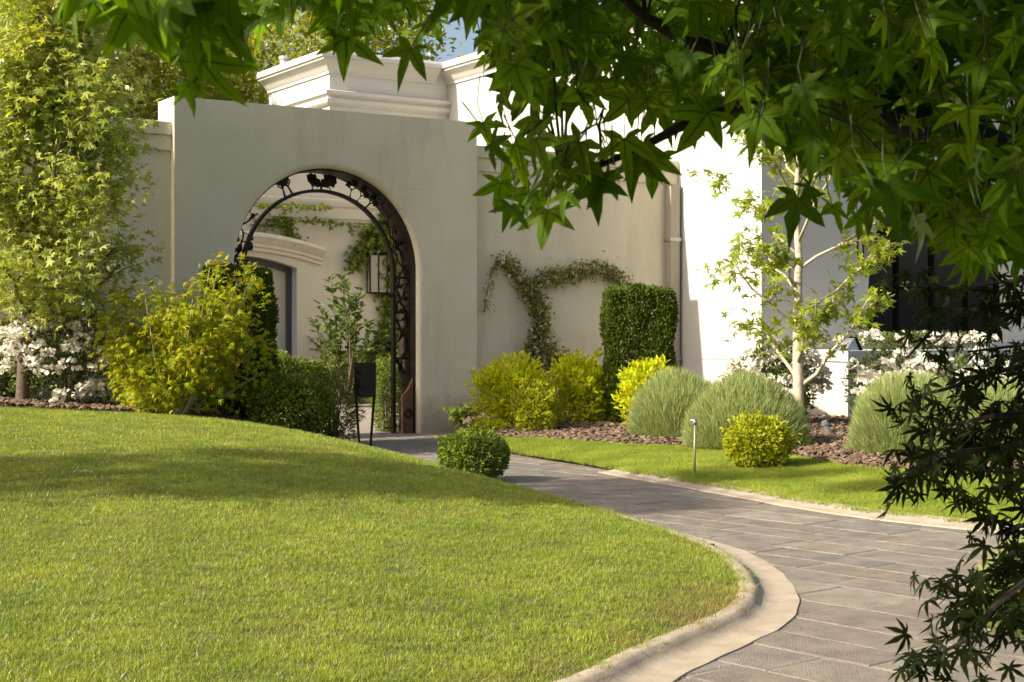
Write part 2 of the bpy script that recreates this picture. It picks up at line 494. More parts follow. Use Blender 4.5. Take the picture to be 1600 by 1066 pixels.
def kite(angles, lens, hw, droop=0.2):
    v = [(0, 0, 0)]; f = []
    for a, l in zip(angles, lens):
        a = math.radians(a); d = (math.sin(a), math.cos(a)); p = (math.cos(a), -math.sin(a))
        b = len(v)
        v += [(d[0] * l * .42 - p[0] * hw * l, d[1] * l * .42 - p[1] * hw * l, 0.02), (d[0] * l, d[1] * l, 0), (d[0] * l * .42 + p[0] * hw * l, d[1] * l * .42 + p[1] * hw * l, 0.02)]
        f += [(0, b + 1, b), (0, b + 2, b + 1)]
    v = np.array(v, float)
    v[:, 2] += -droop * (v[:, 0] ** 2 + v[:, 1] ** 2)
    return v, f, None


def oval(w=0.5, fold=0.12, droop=0.25):
    v = np.array([(0, 0, 0), (-w / 2, .4, fold), (0, .45, 0), (w / 2, .4, fold), (-w * .33, .72, fold * .7), (w * .33, .72, fold * .7), (0, 1, 0)], float)
    v[:, 2] -= droop * v[:, 1] ** 2
    f = [(0, 2, 1), (0, 3, 2), (1, 2, 4), (2, 5, 4), (2, 3, 5), (4, 5, 6)]
    return v, f, None


def diamond(w=0.5, fold=0.1):
    v = np.array([(0, 0, 0), (-w / 2, .5, fold), (w / 2, .5, fold), (0, 1, 0)], float)
    return v, [(0, 3, 1), (0, 2, 3)], None


def vary(t, seed):
    r = np.random.default_rng(seed)
    v = t[0].copy()
    v[1:] += r.normal(0, .022, v[1:].shape) * np.array([1, 1, .6])
    bend = r.uniform(-.5, .5); curl = r.uniform(-.15, .5)
    v[:, 2] += bend * v[:, 0] * np.abs(v[:, 0]) - curl * np.maximum(v[:, 1], 0) ** 2 + r.uniform(-.2, .35) * np.abs(v[:, 0])
    return v, t[1], t[2]


T_BIG = [vary(star([-112 + q, -56 - q * .6, q * .4, 56 + q * .5, 112 - q], [.60 + w, .88 - w, 1.0, .88 + w, .6 - w], .34 + w * .4, .175 + w * .2, .2, 2, .03), k)
         for k, (q, w) in enumerate(((0, 0), (5, .04), (-6, -.05), (3, -.07), (-4, .07), (7, 0), (-8, .03)))]
T_STAR = [kite([-105, -52, 0, 52, 105], [.55, .85, 1, .85, .55], .2), kite([-100, -50, 5, 55, 108], [.5, .9, 1, .8, .5], .18, .4)]
T_MAPLE = [star([-125, -82, -40, 0, 40, 82, 125], [.45, .72, .93, 1, .93, .72, .45], .2, .115, .3, 1, .02),
           star([-120, -80, -42, 3, 44, 84, 126], [.4, .7, .9, 1, .95, .75, .45], .2, .105, .55, 1, .03)]
T_FEATHER = [kite([-80, -42, 0, 42, 80], [.6, .85, 1, .85, .6], .13, .3)]
T_OVAL = [oval(.5), oval(.42, .08, .4)]
T_LANCE = [oval(.26, .05, .3)]
T_OVALN = [oval(.38, .08, .3), oval(.44, .1, .1)]
T_DIA = [diamond(.55)]
T_NARROW = [diamond(.28, .04)]
T_BLADE = [(np.array([(-.03, 0, 0), (.03, 0, 0), (-.022, .55, .02), (.022, .55, .02), (0, 1, .07)], float), [(0, 1, 3), (0, 3, 2), (2, 3, 4)], None)]


def unit(a):
    return a / np.maximum(np.linalg.norm(a, axis=-1, keepdims=True), 1e-9)


def frames(D, Nn):
    Y = unit(np.asarray(D, float))
    Z = np.asarray(Nn, float)
    Z = unit(Z - Y * np.sum(Z * Y, -1, keepdims=True))
    X = np.cross(Y, Z)
    return X, Y, Z


def raw_mesh(name, verts, tris, mat, attr=None):
    me = bpy.data.meshes.new(name)
    nv, nf = len(verts), len(tris)
    me.vertices.add(nv)
    me.vertices.foreach_set('co', np.asarray(verts, np.float32).ravel())
    me.loops.add(nf * 3)
    me.loops.foreach_set('vertex_index', np.asarray(tris, np.int32).ravel())
    me.polygons.add(nf)
    me.polygons.foreach_set('loop_start', np.arange(0, nf * 3, 3, dtype=np.int32))
    me.update(calc_edges=True)
    if attr:
        for k, a in attr.items():
            at_ = me.attributes.new(k, 'FLOAT', 'POINT')
            at_.data.foreach_set('value', np.asarray(a, np.float32))
    me.materials.append(mat)
    return me


_shared = {}


def shared_leaf(templates, i, mat, part):
    key = (id(templates), i, mat.name, part)
    if key not in _shared:
        v, f, vn = templates[i]
        _shared[key] = raw_mesh(part, v, f, mat, {'vein': vn} if vn is not None else None)
    return _shared[key]


def foliage(root, P, D, Nn, S_, templates, mat, part='leaf', single=0, rest='crown'):
    """put leaves at P; the `single` largest in the frame become objects of their own, the rest one joined part"""
    P = np.asarray(P, float); n = len(P)
    if n == 0: return
    X, Y, Z = frames(D, Nn)
    S_ = np.broadcast_to(np.asarray(S_, float), (n,))
    ti = rng.integers(0, len(templates), n)
    off = np.array(OFF[root.name])
    alone = np.zeros(n, bool)
    if single:
        q = proj(P)
        inside = (q[:, 0] > -20) & (q[:, 0] < 1620) & (q[:, 1] > -20) & (q[:, 1] < 1086) & (P[:, 1] > .3)
        app = np.where(inside, S_ / P[:, 1], 0)
        idx = np.argsort(-app)[:single]
        alone[idx[app[idx] > 0]] = True
        for i in np.nonzero(alone)[0]:
            o = bpy.data.objects.new(part, shared_leaf(templates, int(ti[i]), mat, part))
            COL.objects.link(o)
            o.parent = root
            s = S_[i]
            o.matrix_local = Matrix(((X[i, 0] * s, Y[i, 0] * s, Z[i, 0] * s, P[i, 0] - off[0]), (X[i, 1] * s, Y[i, 1] * s, Z[i, 1] * s, P[i, 1] - off[1]), (X[i, 2] * s, Y[i, 2] * s, Z[i, 2] * s, P[i, 2] - off[2]), (0, 0, 0, 1)))
    vv, ff, at_, base = [], [], [], 0
    for k, (tv, tf, vn) in enumerate(templates):
        sel = (ti == k) & ~alone
        m = int(sel.sum())
        if not m: continue
        s = S_[sel][:, None, None]
        q = P[sel][:, None, :] - off + s * (tv[None, :, 0:1] * X[sel][:, None, :] + tv[None, :, 1:2] * Y[sel][:, None, :] + tv[None, :, 2:3] * Z[sel][:, None, :])
        vv.append(q.reshape(-1, 3))
        ff.append((np.array(tf)[None] + (np.arange(m) * len(tv))[:, None, None] + base).reshape(-1, 3))
        at_.append(np.tile(vn if vn is not None else np.zeros(len(tv)), m))
        base += m * len(tv)
    if vv:
        me = raw_mesh(rest, np.concatenate(vv), np.concatenate(ff), mat, {'vein': np.concatenate(at_)} if templates[0][2] is not None else None)
        o = link(rest, me, root)
        o['kind'] = 'stuff'
        return o


def rand_dir(n):
    return unit(rng.normal(size=(n, 3)))


def shell(c, r, n, fill=0.35, lump=0.12, box=0.0, flat=0.0, seed=0):
    """points near the surface of a lumpy ellipsoid (box > 0: squarer); returns points and outward normals"""
    d = rand_dir(n)
    if flat: d[:, 2] = np.where(d[:, 2] < -flat, np.abs(d[:, 2]), d[:, 2]); d = unit(d)
    if box:
        e = 2 / (1 - box)
        k = (np.abs(d) ** e).sum(1) ** (-1 / e)
        q = d * k[:, None]
    else:
        q = d.copy()
    ph = np.random.default_rng(seed).uniform(0, 6.28, (6, 3))
    fr = np.random.default_rng(seed + 1).uniform(2, 5, (6, 3))
    l = sum(np.sin((d * fr[i] + ph[i]).sum(1) * 1.3) for i in range(6)) / 6
    depth = 1 - fill * rng.random(n) ** 2.2
    q = q * ((1 + lump * l) * depth)[:, None]
    return np.asarray(c) + q * np.asarray(r), unit(d / np.asarray(r))


def bush(name, label, cat, base, r, n, size, mat, templates, group=None, lump=0.12, fill=0.4, box=0.0, single=0, stems=7, seed=1, up=0.3, rest='foliage', jitter=0.9, part='leaf', zc=None, bark='bark', shoots=0):
    base = Vector(base)
    root = thing(name, label, cat, base, group)
    c = base + Vector((0, 0, zc if zc is not None else r[2] * 0.95))
    P, nn = shell(c, r, n, fill, lump, box, seed=seed)
    if shoots:
        sd_ = rand_dir(shoots); sd_[:, 2] = np.abs(sd_[:, 2]) * .8 + .15; sd_ = unit(sd_)
        per = 26
        k_ = np.repeat(np.arange(shoots), per)
        f_ = .55 + rng.uniform(.35, .8, shoots)[k_] * rng.random(len(k_))
        Q = np.asarray(c) + sd_[k_] * np.asarray(r) * f_[:, None] + rng.normal(0, .022, (len(k_), 3)) + np.array([0, 0, 1]) * (np.maximum(f_ - .8, 0) ** 2 * .12)[:, None]
        P = np.concatenate([P, Q]); nn = np.concatenate([nn, sd_[k_]])
    ok = P[:, 2] > base.z - 0.02
    P, nn = P[ok], nn[ok]
    D = nn + np.array([0, 0, up]) + rng.normal(size=P.shape) * jitter * .6
    Nn = nn * 0.8 + np.array([0, 0, .5]) + rng.normal(size=P.shape) * jitter * .6
    foliage(root, P, D, Nn, size * rng.uniform(.7, 1.2, len(P)), templates, mat, part, single, rest)
    mb = MB()
    rr = random.Random(seed)
    for k in range(stems):
        a = rr.uniform(0, 6.28); q = rr.uniform(.25, .75)
        e = c + Vector((math.cos(a) * r[0] * q, math.sin(a) * r[1] * q, r[2] * rr.uniform(.0, .5)))
        b0 = base + Vector((math.cos(a) * .04, math.sin(a) * .04, -.05))
        mid = (b0 + e) / 2 + Vector((0, 0, .05))
        mb.tube([b0, mid, e], [.012, .009, .004], 5)
    mb.build('stem', M[bark], root)
    return root


# ------------------------------------------------------------------ ground, lawn, path
def cr(pts, n=10):
    """Catmull-Rom through 2D points"""
    p = [Vector(q) for q in pts]
    p = [p[0] * 2 - p[1]] + p + [p[-1] * 2 - p[-2]]
    out = []
    for i in range(1, len(p) - 2):
        for k in range(n):
            t = k / n
            a, b, c, d = p[i - 1], p[i], p[i + 1], p[i + 2]
            out.append(0.5 * ((2 * b) + (c - a) * t + (2 * a - 5 * b + 4 * c - d) * t * t + (3 * b - a - 3 * c + d) * t ** 3))
    out.append(p[-2])
    return out


LEFT_EDGE = cr([(-2.6, 3.6), (-1.1, 4.5), (-.3, 5.0), (.19, 5.42), (.48, 5.95), (.76, 6.42), (1.0, 6.86), (1.14, 7.35), (1.2, 7.9), (1.2, 8.4), (1.13, 9.0), (.965, 9.65), (.65, 10.65), (.30, 11.6), (-.2, 12.9), (-.85, 14.6), (-1.55, 16.0), (-2.2, 17.0), (-3.0, 18.0), (-3.6, 18.8)], 8)
_ly = np.array([p.y for p in LEFT_EDGE]); _lx = np.array([p.x for p in LEFT_EDGE])


def x_left(y):
    return np.interp(y, _ly, _lx)


def x_bed(y):               # the far-left planting bed begins here
    return np.where(y > 9.2, -2.88 + (y - 16.1) / .637, -14.0)


def lawn_z(x, y):
    x = np.asarray(x, float); y = np.asarray(y, float)
    d = np.maximum(x_left(y) - x, 0) * .85
    f = np.clip((y - 6) / 9, 0, 1)
    f = f * f * (3 - 2 * f)
    amp = .17 + (.585 - .17) * f
    w = 2.6 + (1.6 - 2.6) * f
    return .045 + amp * (1 - np.exp(-d / w)) + .012 * np.sin(x * 2.1 + y * 1.3) * np.clip(d, 0, 1)


RIGHT_EDGE = cr([(-.75, 18.2), (-.3, 17.0), (.12, 15.9), (.63, 14.9), (1.15, 13.7), (1.62, 12.7), (2.0, 11.85), (2.35, 11.1), (2.75, 10.5), (3.3, 9.95), (4.4, 9.3), (6.5, 8.7), (9, 8.4)], 8)
BED_EDGE = cr([(-.55, 18.4), (-.2, 17.4), (.35, 16.9), (.8, 16.5), (1.23, 16.1), (1.75, 15.7), (2.2, 15.2), (2.75, 14.5), (3.06, 13.4), (3.7, 13.05), (4.6, 13.0), (6.6, 12.9), (9, 12.8)], 8)


def ground_patch():
    mb = MB()
    mb.add([(-400, -100, -.06), (400, -100, -.06), (400, 900, -.06), (-400, 900, -.06)], [(0, 1, 2, 3)])
    tag(mb.build('ground', M['ground']), kind='structure')


ground_patch()

# lawn surface left of the path
ys = np.arange(3.7, 17.0, .12)
mb = MB(); NX = 44
rows = 0
for y in ys:
    x1 = float(x_left(y)) - .02; x0 = float(max(-14.0, x_bed(y)))
    if x0 > x1 - .03: continue
    tt = np.linspace(0, 1, NX)
    xs = x0 + (x1 - x0) * (1 - (1 - tt) ** 1.7)
    zs = lawn_z(xs, np.full(NX, y))
    mb.v += [(float(a), float(y), float(c)) for a, c in zip(xs, zs)]
    rows += 1
for i in range(rows - 1):
    for k in range(NX - 1):
        a = i * NX + k
        mb.f.append((a, a + 1, a + NX + 1, a + NX))
tag(mb.build('lawn', M['turf'], smooth=True), 'rounded mound of mown lawn left of the path', kind='structure')

# planting bed at the foot of the left wall
mb = MB()
ss = np.arange(-14, 1.7, .2); ts = np.linspace(-2.0, .1, 12)
idx = {}
for i, s in enumerate(ss):
    for j, t in enumerate(ts):
        p = W(s, t, 0)
        if j == 0: p = p + V * -.05
        idx[i, j] = len(mb.v)
        mb.v.append((p.x, p.y, float(lawn_z(p.x, p.y)) + .012 + .03 * math.sin(j * .28)))
for i in range(len(ss) - 1):
    for j in range(len(ts) - 1):
        q = [mb.v[idx[i + a, j + b]] for a, b in ((0, 0), (1, 0), (1, 1), (0, 1))]
        cx = sum(p[0] for p in q) / 4; cy = sum(p[1] for p in q) / 4
        if x_left(cy) - cx > .02 and cy < 18.9:
            mb.f.append((idx[i, j], idx[i + 1, j], idx[i + 1, j + 1], idx[i, j + 1]))
tag(mb.build('planting_bed', M['soil'], smooth=True), kind='structure')


def ruled(e0, e1, z0, z1, n, name, mat, pw=1.0):
    mb = MB(); m = len(e0)
    for i in range(m):
        for k in range(n + 1):
            t = k / n
            p = e0[i].lerp(e1[i], t)
            mb.v.append((p.x, p.y, z0 + (z1 - z0) * t ** pw))
    for i in range(m - 1):
        for k in range(n):
            a = i * (n + 1) + k
            mb.f.append((a, a + n + 1, a + n + 2, a + 1))
    return mb.build(name, mat, smooth=True, fix=True)


tag(ruled(RIGHT_EDGE, BED_EDGE, .03, .115, 8, 'verge', M['turf'], .8), kind='structure')
back = []
for i, p in enumerate(BED_EDGE):
    k = i / (len(BED_EDGE) - 1)
    back.append(Vector(W(.0 + 10.5 * k, .22, 0).xy))
BED2 = ruled(BED_EDGE, back, .113, .27, 10, 'planting_bed', M['soil'], .6)
tag(BED2, kind='structure')


def bed2_z(p):
    """height of the right-hand bed under a point"""
    q = Vector((p[0], p[1]))
    best = min(range(len(BED_EDGE)), key=lambda i: abs((back[i] - BED_EDGE[i]).normalized().cross(q - BED_EDGE[i])) if (back[i] - BED_EDGE[i]).length else 9)
    a, b = BED_EDGE[best], back[best]
    t = max(0.0, min(1, (q - a).dot(b - a) / (b - a).length_squared))
    return .113 + (.27 - .113) * t ** .6


# path: mortar sheet plus paving slabs, each one an object
path = MB()
path.add([(-7, 1.5, -.004), (9, 1.5, -.004), (9, 21, -.004), (-7, 21, -.004)], [(0, 1, 2, 3)])
PATH = tag(path.build('path', M['mortar']), 'winding path of grey stone slabs', kind='structure')
e1 = Vector((.66, -.751)); e2 = Vector((.751, .66))
rx = [p.x for p in RIGHT_EDGE]; ry = [p.y for p in RIGHT_EDGE]


def y_right(x):
    return np.interp(x, rx, ry)


slab_rng = random.Random(5)
row = -30.0
cands = []
r0 = -2.0
while r0 < 18:
    w = slab_rng.choice([.30, .36, .40, .46])
    a0 = -18 + slab_rng.uniform(0, .8)
    while a0 < 9:
        l = slab_rng.uniform(.42, .95)
        cc = e1 * (a0 + l / 2) + e2 * (r0 + w / 2)
        cands.append((cc, a0, l, r0, w))
        a0 += l
    r0 += w
slabs = []
for cc, a0, l, r0, w in cands:
    x, y = cc
    if y < 3.2 or y > 20.2 or abs(x) > .3376 * y + 1.0: continue
    if x < x_left(y) - .35 or x < -5: continue
    if x > -.75 and y > y_right(x) + .5: continue
    if y > 18.6 and x > -.9: continue
    slabs.append((y, a0, l, r0, w))
slabs.sort()
for y, a0, l, r0, w in slabs[:300]:
    g = slab_rng.uniform(.005, .010)
    h = slab_rng.uniform(-.002, .0025)
    js = [slab_rng.uniform(-.006, .006) for _ in range(8)]
    cs = [(a0 + g + js[0], r0 + g + js[1]), (a0 + l - g + js[2], r0 + g + js[3]), (a0 + l - g + js[4], r0 + w - g + js[5]), (a0 + g + js[6], r0 + w - g + js[7])]
    mx_, my_ = sum(c[0] for c in cs) / 4, sum(c[1] for c in cs) / 4
    v = []
    ctr = e1 * mx_ + e2 * my_
    for z, k in ((-.045, 0), (h - .004, 0), (h, .006)):
        for (a, b) in cs:
            a2 = a + (k if a < mx_ else -k); b2 = b + (k if b < my_ else -k)
            q = e1 * a2 + e2 * b2 - ctr
            v.append((q.x, q.y, z))
    f = [(11, 10, 9, 8)] + [(i + 4 * j, i + 4 * (j + 1), (i + 1) % 4 + 4 * (j + 1), (i + 1) % 4 + 4 * j) for j in (0, 1) for i in range(4)]
    me = bpy.data.meshes.new('slab'); me.from_pydata(v, [], f); me.materials.append(M['stone'])
    import bmesh
    bm = bmesh.new(); bm.from_mesh(me); bmesh.ops.recalc_face_normals(bm, faces=bm.faces)
    for fc in bm.faces: pass
    bm.to_mesh(me); bm.free()
    o = link('slab', me, PATH)
    o.location = (ctr.x, ctr.y, 0)

# concrete kerb with its dished gutter round the lawn's nose
near = [p for p in LEFT_EDGE if p.y < 12.6]


def kerb(pathpts, prof, name, taper_from=None):
    mb = MB(); m = len(prof)
    pts = pathpts
    rr = random.Random(3)
    for i, p in enumerate(pts):
        d = (pts[min(i + 1, len(pts) - 1)] - pts[max(i - 1, 0)]).normalized()
        n = Vector((d.y, -d.x))
        tp = 1.0
        if taper_from: tp = max(.25, min(1, (len(pts) - 1 - i) / taper_from))
        for (o, z) in prof:
            q = p + n * (o * tp + (.003 * math.sin(i * 1.1 + o * 9) if o > 0 else 0))
            mb.v.append((q.x, q.y, z + rr.uniform(-.0006, .0006)))
    for i in range(len(pts) - 1):
        for k in range(m - 1):
            mb.f.append((i * m + k, (i + 1) * m + k, (i + 1) * m + k + 1, i * m + k + 1))
    return tag(mb.build(name, M['concrete'], smooth=50, fix=True), kind='structure')


kerb(near, [(-.06, -.05), (-.055, .045), (-.03, .053), (.015, .055), (.038, .049), (.056, .032), (.075, .016), (.11, .0065), (.16, .0045), (.22, .006), (.248, .0055), (.252, -.01)], 'kerb', 30)
rk = [p for p in RIGHT_EDGE if p.x > .9]
kerb([p for p in rk], [(.17, -.03), (.165, .011), (.10, .013), (.03, .022), (-.02, .04), (-.06, .045), (-.07, -.03)], 'kerb')

# small cast grate in the gutter
gp = Vector((1.17, 9.15, .004))
t = thing('drain_grate', 'small dark drain grate set in the pale kerb gutter', 'drain', gp)
mb = MB()
for k in range(5):
    mb.box(gp.x - .045 + k * .02, gp.x - .035 + k * .02, gp.y - .05, gp.y + .05, .008, .016)
mb.build('bar', M['iron'], t)
mb = MB(); mb.box(gp.x - .06, gp.x + .06, gp.y - .064, gp.y - .052, .004, .018); mb.build('rim', M['iron'], t)
mb = MB(); mb.box(gp.x - .06, gp.x + .06, gp.y + .052, gp.y + .064, .004, .018); mb.build('rim', M['iron'], t)

# courtyard floor rising behind the gate
mb = MB()
for (s, tt, z) in ((-7, .35, -.004), (3.5, .35, -.004), (3.5, 5.3, .26), (-7, 5.3, .26)):
    p = W(s, tt, z); mb.v.append(tuple(p))
mb.f.append((0, 1, 2, 3))
tag(mb.build('courtyard_floor', M['paving']), kind='structure')

# ------------------------------------------------------------------ grass (stuff): tufts on the lawn and the verge
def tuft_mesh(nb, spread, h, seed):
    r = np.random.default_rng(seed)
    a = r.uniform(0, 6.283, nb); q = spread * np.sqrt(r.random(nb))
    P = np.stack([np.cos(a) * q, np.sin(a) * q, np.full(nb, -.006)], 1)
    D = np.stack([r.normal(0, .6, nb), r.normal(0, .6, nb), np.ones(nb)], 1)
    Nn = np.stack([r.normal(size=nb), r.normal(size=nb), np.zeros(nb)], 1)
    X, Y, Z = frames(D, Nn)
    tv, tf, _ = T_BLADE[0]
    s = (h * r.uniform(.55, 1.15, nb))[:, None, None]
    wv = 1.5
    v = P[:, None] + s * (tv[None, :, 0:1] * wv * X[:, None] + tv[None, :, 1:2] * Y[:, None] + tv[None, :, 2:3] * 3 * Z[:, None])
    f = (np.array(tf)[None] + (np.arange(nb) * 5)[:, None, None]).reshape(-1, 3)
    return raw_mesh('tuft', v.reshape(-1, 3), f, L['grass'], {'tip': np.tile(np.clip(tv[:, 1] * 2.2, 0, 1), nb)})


def grass(name, P, tuft, smin, smax, dry=None):
    me = bpy.data.meshes.new(name)
    me.vertices.add(len(P)); me.vertices.foreach_set('co', np.asarray(P, np.float32).ravel())
    sa = me.attributes.new('size', 'FLOAT', 'POINT'); sa.data.foreach_set('value', rng.uniform(smin, smax, len(P)).astype(np.float32))
    da = me.attributes.new('dry', 'FLOAT', 'POINT'); da.data.foreach_set('value', np.asarray(dry if dry is not None else np.zeros(len(P)), np.float32))
    ra = me.attributes.new('turn', 'FLOAT_VECTOR', 'POINT')
    ra.data.foreach_set('vector', np.stack([rng.normal(0, .12, len(P)), rng.normal(0, .12, len(P)), rng.uniform(0, 6.28, len(P))], 1).astype(np.float32).ravel())
    o = link(name, me)
    src = bpy.data.objects.new('tuft', tuft)
    ng = bpy.data.node_groups.new(name, 'GeometryNodeTree')
    ng.interface.new_socket('Geometry', in_out='INPUT', socket_type='NodeSocketGeometry')
    ng.interface.new_socket('Geometry', in_out='OUTPUT', socket_type='NodeSocketGeometry')
    i = ng.nodes.new('NodeGroupInput'); u = ng.nodes.new('NodeGroupOutput')
    ip = ng.nodes.new('GeometryNodeInstanceOnPoints')
    ob = ng.nodes.new('GeometryNodeObjectInfo'); ob.inputs[0].default_value = src
    ob.inputs['As Instance'].default_value = True
    s_ = ng.nodes.new('GeometryNodeInputNamedAttribute'); s_.data_type = 'FLOAT'; s_.inputs[0].default_value = 'size'
    r_ = ng.nodes.new('GeometryNodeInputNamedAttribute'); r_.data_type = 'FLOAT_VECTOR'; r_.inputs[0].default_value = 'turn'
    ng.links.new(i.outputs[0], ip.inputs['Points']); ng.links.new(ob.outputs['Geometry'], ip.inputs['Instance'])
    ng.links.new(s_.outputs['Attribute'], ip.inputs['Scale'])
    ng.links.new(r_.outputs['Attribute'], ip.inputs['Rotation'])
    ng.links.new(ip.outputs[0], u.inputs[0])
    md = o.modifiers.new('tufts', 'NODES'); md.node_group = ng
    return tag(o, kind='stuff')


def lawn_points(n):
    # density falls with distance
    y = 3.9 + (16.9 - 3.9) * rng.random(n) ** 1.35
    x = -8.2 + 9.9 * rng.random(n)
    ok = (x < x_left(y) - .0) & (x > x_bed(y) - .05) & (np.abs(x) < .3376 * y + 2.2)
    x, y = x[ok], y[ok]
    return np.stack([x, y, lawn_z(x, y)], 1)


TUFT_A = tuft_mesh(34, .055, .030, 1)
P = lawn_points(112000)
half = rng.random(len(P)) < .5
dd_ = np.maximum(x_left(P[:, 1]) - P[:, 0], 0)
nz = sum(np.sin(P[:, 0] * a + P[:, 1] * b + c) for a, b, c in ((3.1, 1.7, 0), (-2.3, 3.9, 1), (6.1, -4.4, 2), (9.3, 7.1, 4), (-13, 9, 3))) / 5
DRY = np.clip(1.1 - dd_ / .42, 0, 1) * np.clip(.55 + nz * 1.6, 0, 1) * np.clip((8.2 - P[:, 1]) / 1.5, .25, 1) + .3 * np.clip(nz * 2.2 - .55, 0, 1)
DRY = np.clip(DRY + rng.normal(0, .09, len(P)), 0, 1)
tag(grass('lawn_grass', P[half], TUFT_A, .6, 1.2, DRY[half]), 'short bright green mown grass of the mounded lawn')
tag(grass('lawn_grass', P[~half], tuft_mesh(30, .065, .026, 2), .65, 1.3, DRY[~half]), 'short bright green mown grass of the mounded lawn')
# verge
k = rng.integers(0, len(RIGHT_EDGE) - 1, 32000); tt = rng.random(32000); fr = rng.random(32000)
E0 = np.array([p[:] for p in RIGHT_EDGE]); E1 = np.array([p[:] for p in BED_EDGE])
a = E0[k] * (1 - fr[:, None]) + E0[k + 1] * fr[:, None]; b = E1[k] * (1 - fr[:, None]) + E1[k + 1] * fr[:, None]
q = a * (1 - tt[:, None]) + b * tt[:, None]
z = .03 + (.115 - .03) * tt ** .8
P = np.concatenate([q, z[:, None]], 1)
P = P[(np.abs(P[:, 0]) < .3376 * P[:, 1] + 2.0)]
tag(grass('verge_grass', P, TUFT_A, .7, 1.2), 'short mown grass of the verge right of the path')

# bark mulch chips (stuff)
def chips(name, P, label):
    n = len(P)
    D = rng.normal(size=(n, 3)); D[:, 2] *= .35
    Nn = rng.normal(size=(n, 3)) * .5 + np.array([0, 0, 1])
    X, Y, Z = frames(D, Nn)
    tv = np.array([(-.5, -1, 0), (.5, -.9, 0), (.45, 1, 0), (-.4, .9, 0), (-.35, -.8, .28), (.4, -.7, .28), (.3, .8, .28), (-.3, .7, .28)], float) * .5
    tf = [(4, 5, 6), (4, 6, 7), (0, 1, 5), (0, 5, 4), (1, 2, 6), (1, 6, 5), (2, 3, 7), (2, 7, 6), (3, 0, 4), (3, 4, 7)]
    s = rng.uniform(.035, .085, n)[:, None, None]
    v = np.asarray(P)[:, None] + s * (tv[None, :, 0:1] * X[:, None] + tv[None, :, 1:2] * Y[:, None] + tv[None, :, 2:3] * Z[:, None])
    f = (np.array(tf)[None] + (np.arange(n) * 8)[:, None, None]).reshape(-1, 3)
    o = link(name, raw_mesh(name, v.reshape(-1, 3), f, L['chip']))
    return tag(o, label, kind='stuff')


E2 = np.array([p[:] for p in back])
k = rng.integers(0, len(E1) - 1, 22000); tt = rng.random(22000) ** 1.3; fr = rng.random(22000)
a = E1[k] * (1 - fr[:, None]) + E1[k + 1] * fr[:, None]; b = E2[k] * (1 - fr[:, None]) + E2[k + 1] * fr[:, None]
q = a * (1 - tt[:, None]) + b * tt[:, None] + rng.normal(0, .03, (22000, 2))
chips('bark_mulch', np.concatenate([q, (.113 + (.27 - .113) * tt ** .6 + rng.uniform(.0, .02, 22000))[:, None]], 1), 'brown bark mulch under the lavender mounds')
s_ = rng.uniform(-8, 1.2, 12000); t_ = rng.uniform(-2.08, 0, 12000)
q = np.array([W(a, b, 0)[:2] for a, b in zip(s_, t_)])
ok = x_left(q[:, 1]) - q[:, 0] > .02
q = q[ok]
chips('bark_mulch', np.concatenate([q, (lawn_z(q[:, 0], q[:, 1]) + .03 + rng.uniform(0, .02, len(q)))[:, None]], 1), 'dark bark mulch at the foot of the left wall')

# ------------------------------------------------------------------ garden walls
HW = 4.07
OL, OR_, RAD, SPR = -3.382, -.868, 1.257, 2.09
OC = (OL + OR_) / 2


def opening(e, seg=40):
    pts = [(OR_ + e, -.35), (OR_ + e, SPR)]
    for k in range(1, seg):
        a = PI * k / seg
        pts.append((OC + math.cos(a) * (RAD + e), SPR + math.sin(a) * (RAD + e)))
    pts += [(OL - e, SPR), (OL - e, -.35)]
    return pts


gate_wall = thing('arch_wall', 'tall cream stucco wall pierced by a round-headed archway', 'wall', W(OC, .27, 0))
mb = MB()
sL, sR, TH = -4.14, 0.0, .55
rings = []
rb = .065
for ph in (0, 22.5, 45, 67.5, 90):
    ph = math.radians(ph)
    rings.append((rb * (1 - math.sin(ph)), rb * (1 - math.cos(ph))))
rings.append((0, TH))
n_o = len(opening(0))
ids = []
for e, tt in rings:
    ids.append(len(mb.v))
    mb.v += [tuple(W(s, tt, z)) for s, z in opening(e)]
for r_ in range(len(rings) - 1):
    for i in range(n_o - 1):
        mb.f.append((ids[r_] + i, ids[r_] + i + 1, ids[r_ + 1] + i + 1, ids[r_ + 1] + i))
fo = len(mb.v)
mb.v += [tuple(W(*p)) for p in ((sL, 0, -.35), (sL, 0, HW), (sR, 0, HW), (sR, 0, -.35))]
bo = len(mb.v)
mb.v += [tuple(W(*p)) for p in ((sL, TH, -.35), (sL, TH, HW), (sR, TH, HW), (sR, TH, -.35))]
for base_o, o0 in ((fo, ids[0]), (bo, ids[-1])):
    arc = [o0 + i for i in range(n_o)]         # from right foot up and over to left foot
    half_i = n_o // 2
    mb.f.append((base_o + 3, base_o + 2, *[arc[i] for i in range(half_i, -1, -1)]))
    mb.f.append((base_o + 2, base_o + 1, arc[half_i]))
    mb.f.append((base_o + 1, base_o, *[arc[i] for i in range(n_o - 1, half_i - 1, -1)]))
mb.f += [(fo, fo + 1, bo + 1, bo), (fo + 1, fo + 2, bo + 2, bo + 1), (fo + 2, fo + 3, bo + 3, bo + 2)]
o = mb.build('wall', M['cream'], gate_wall, smooth=35, fix=True)


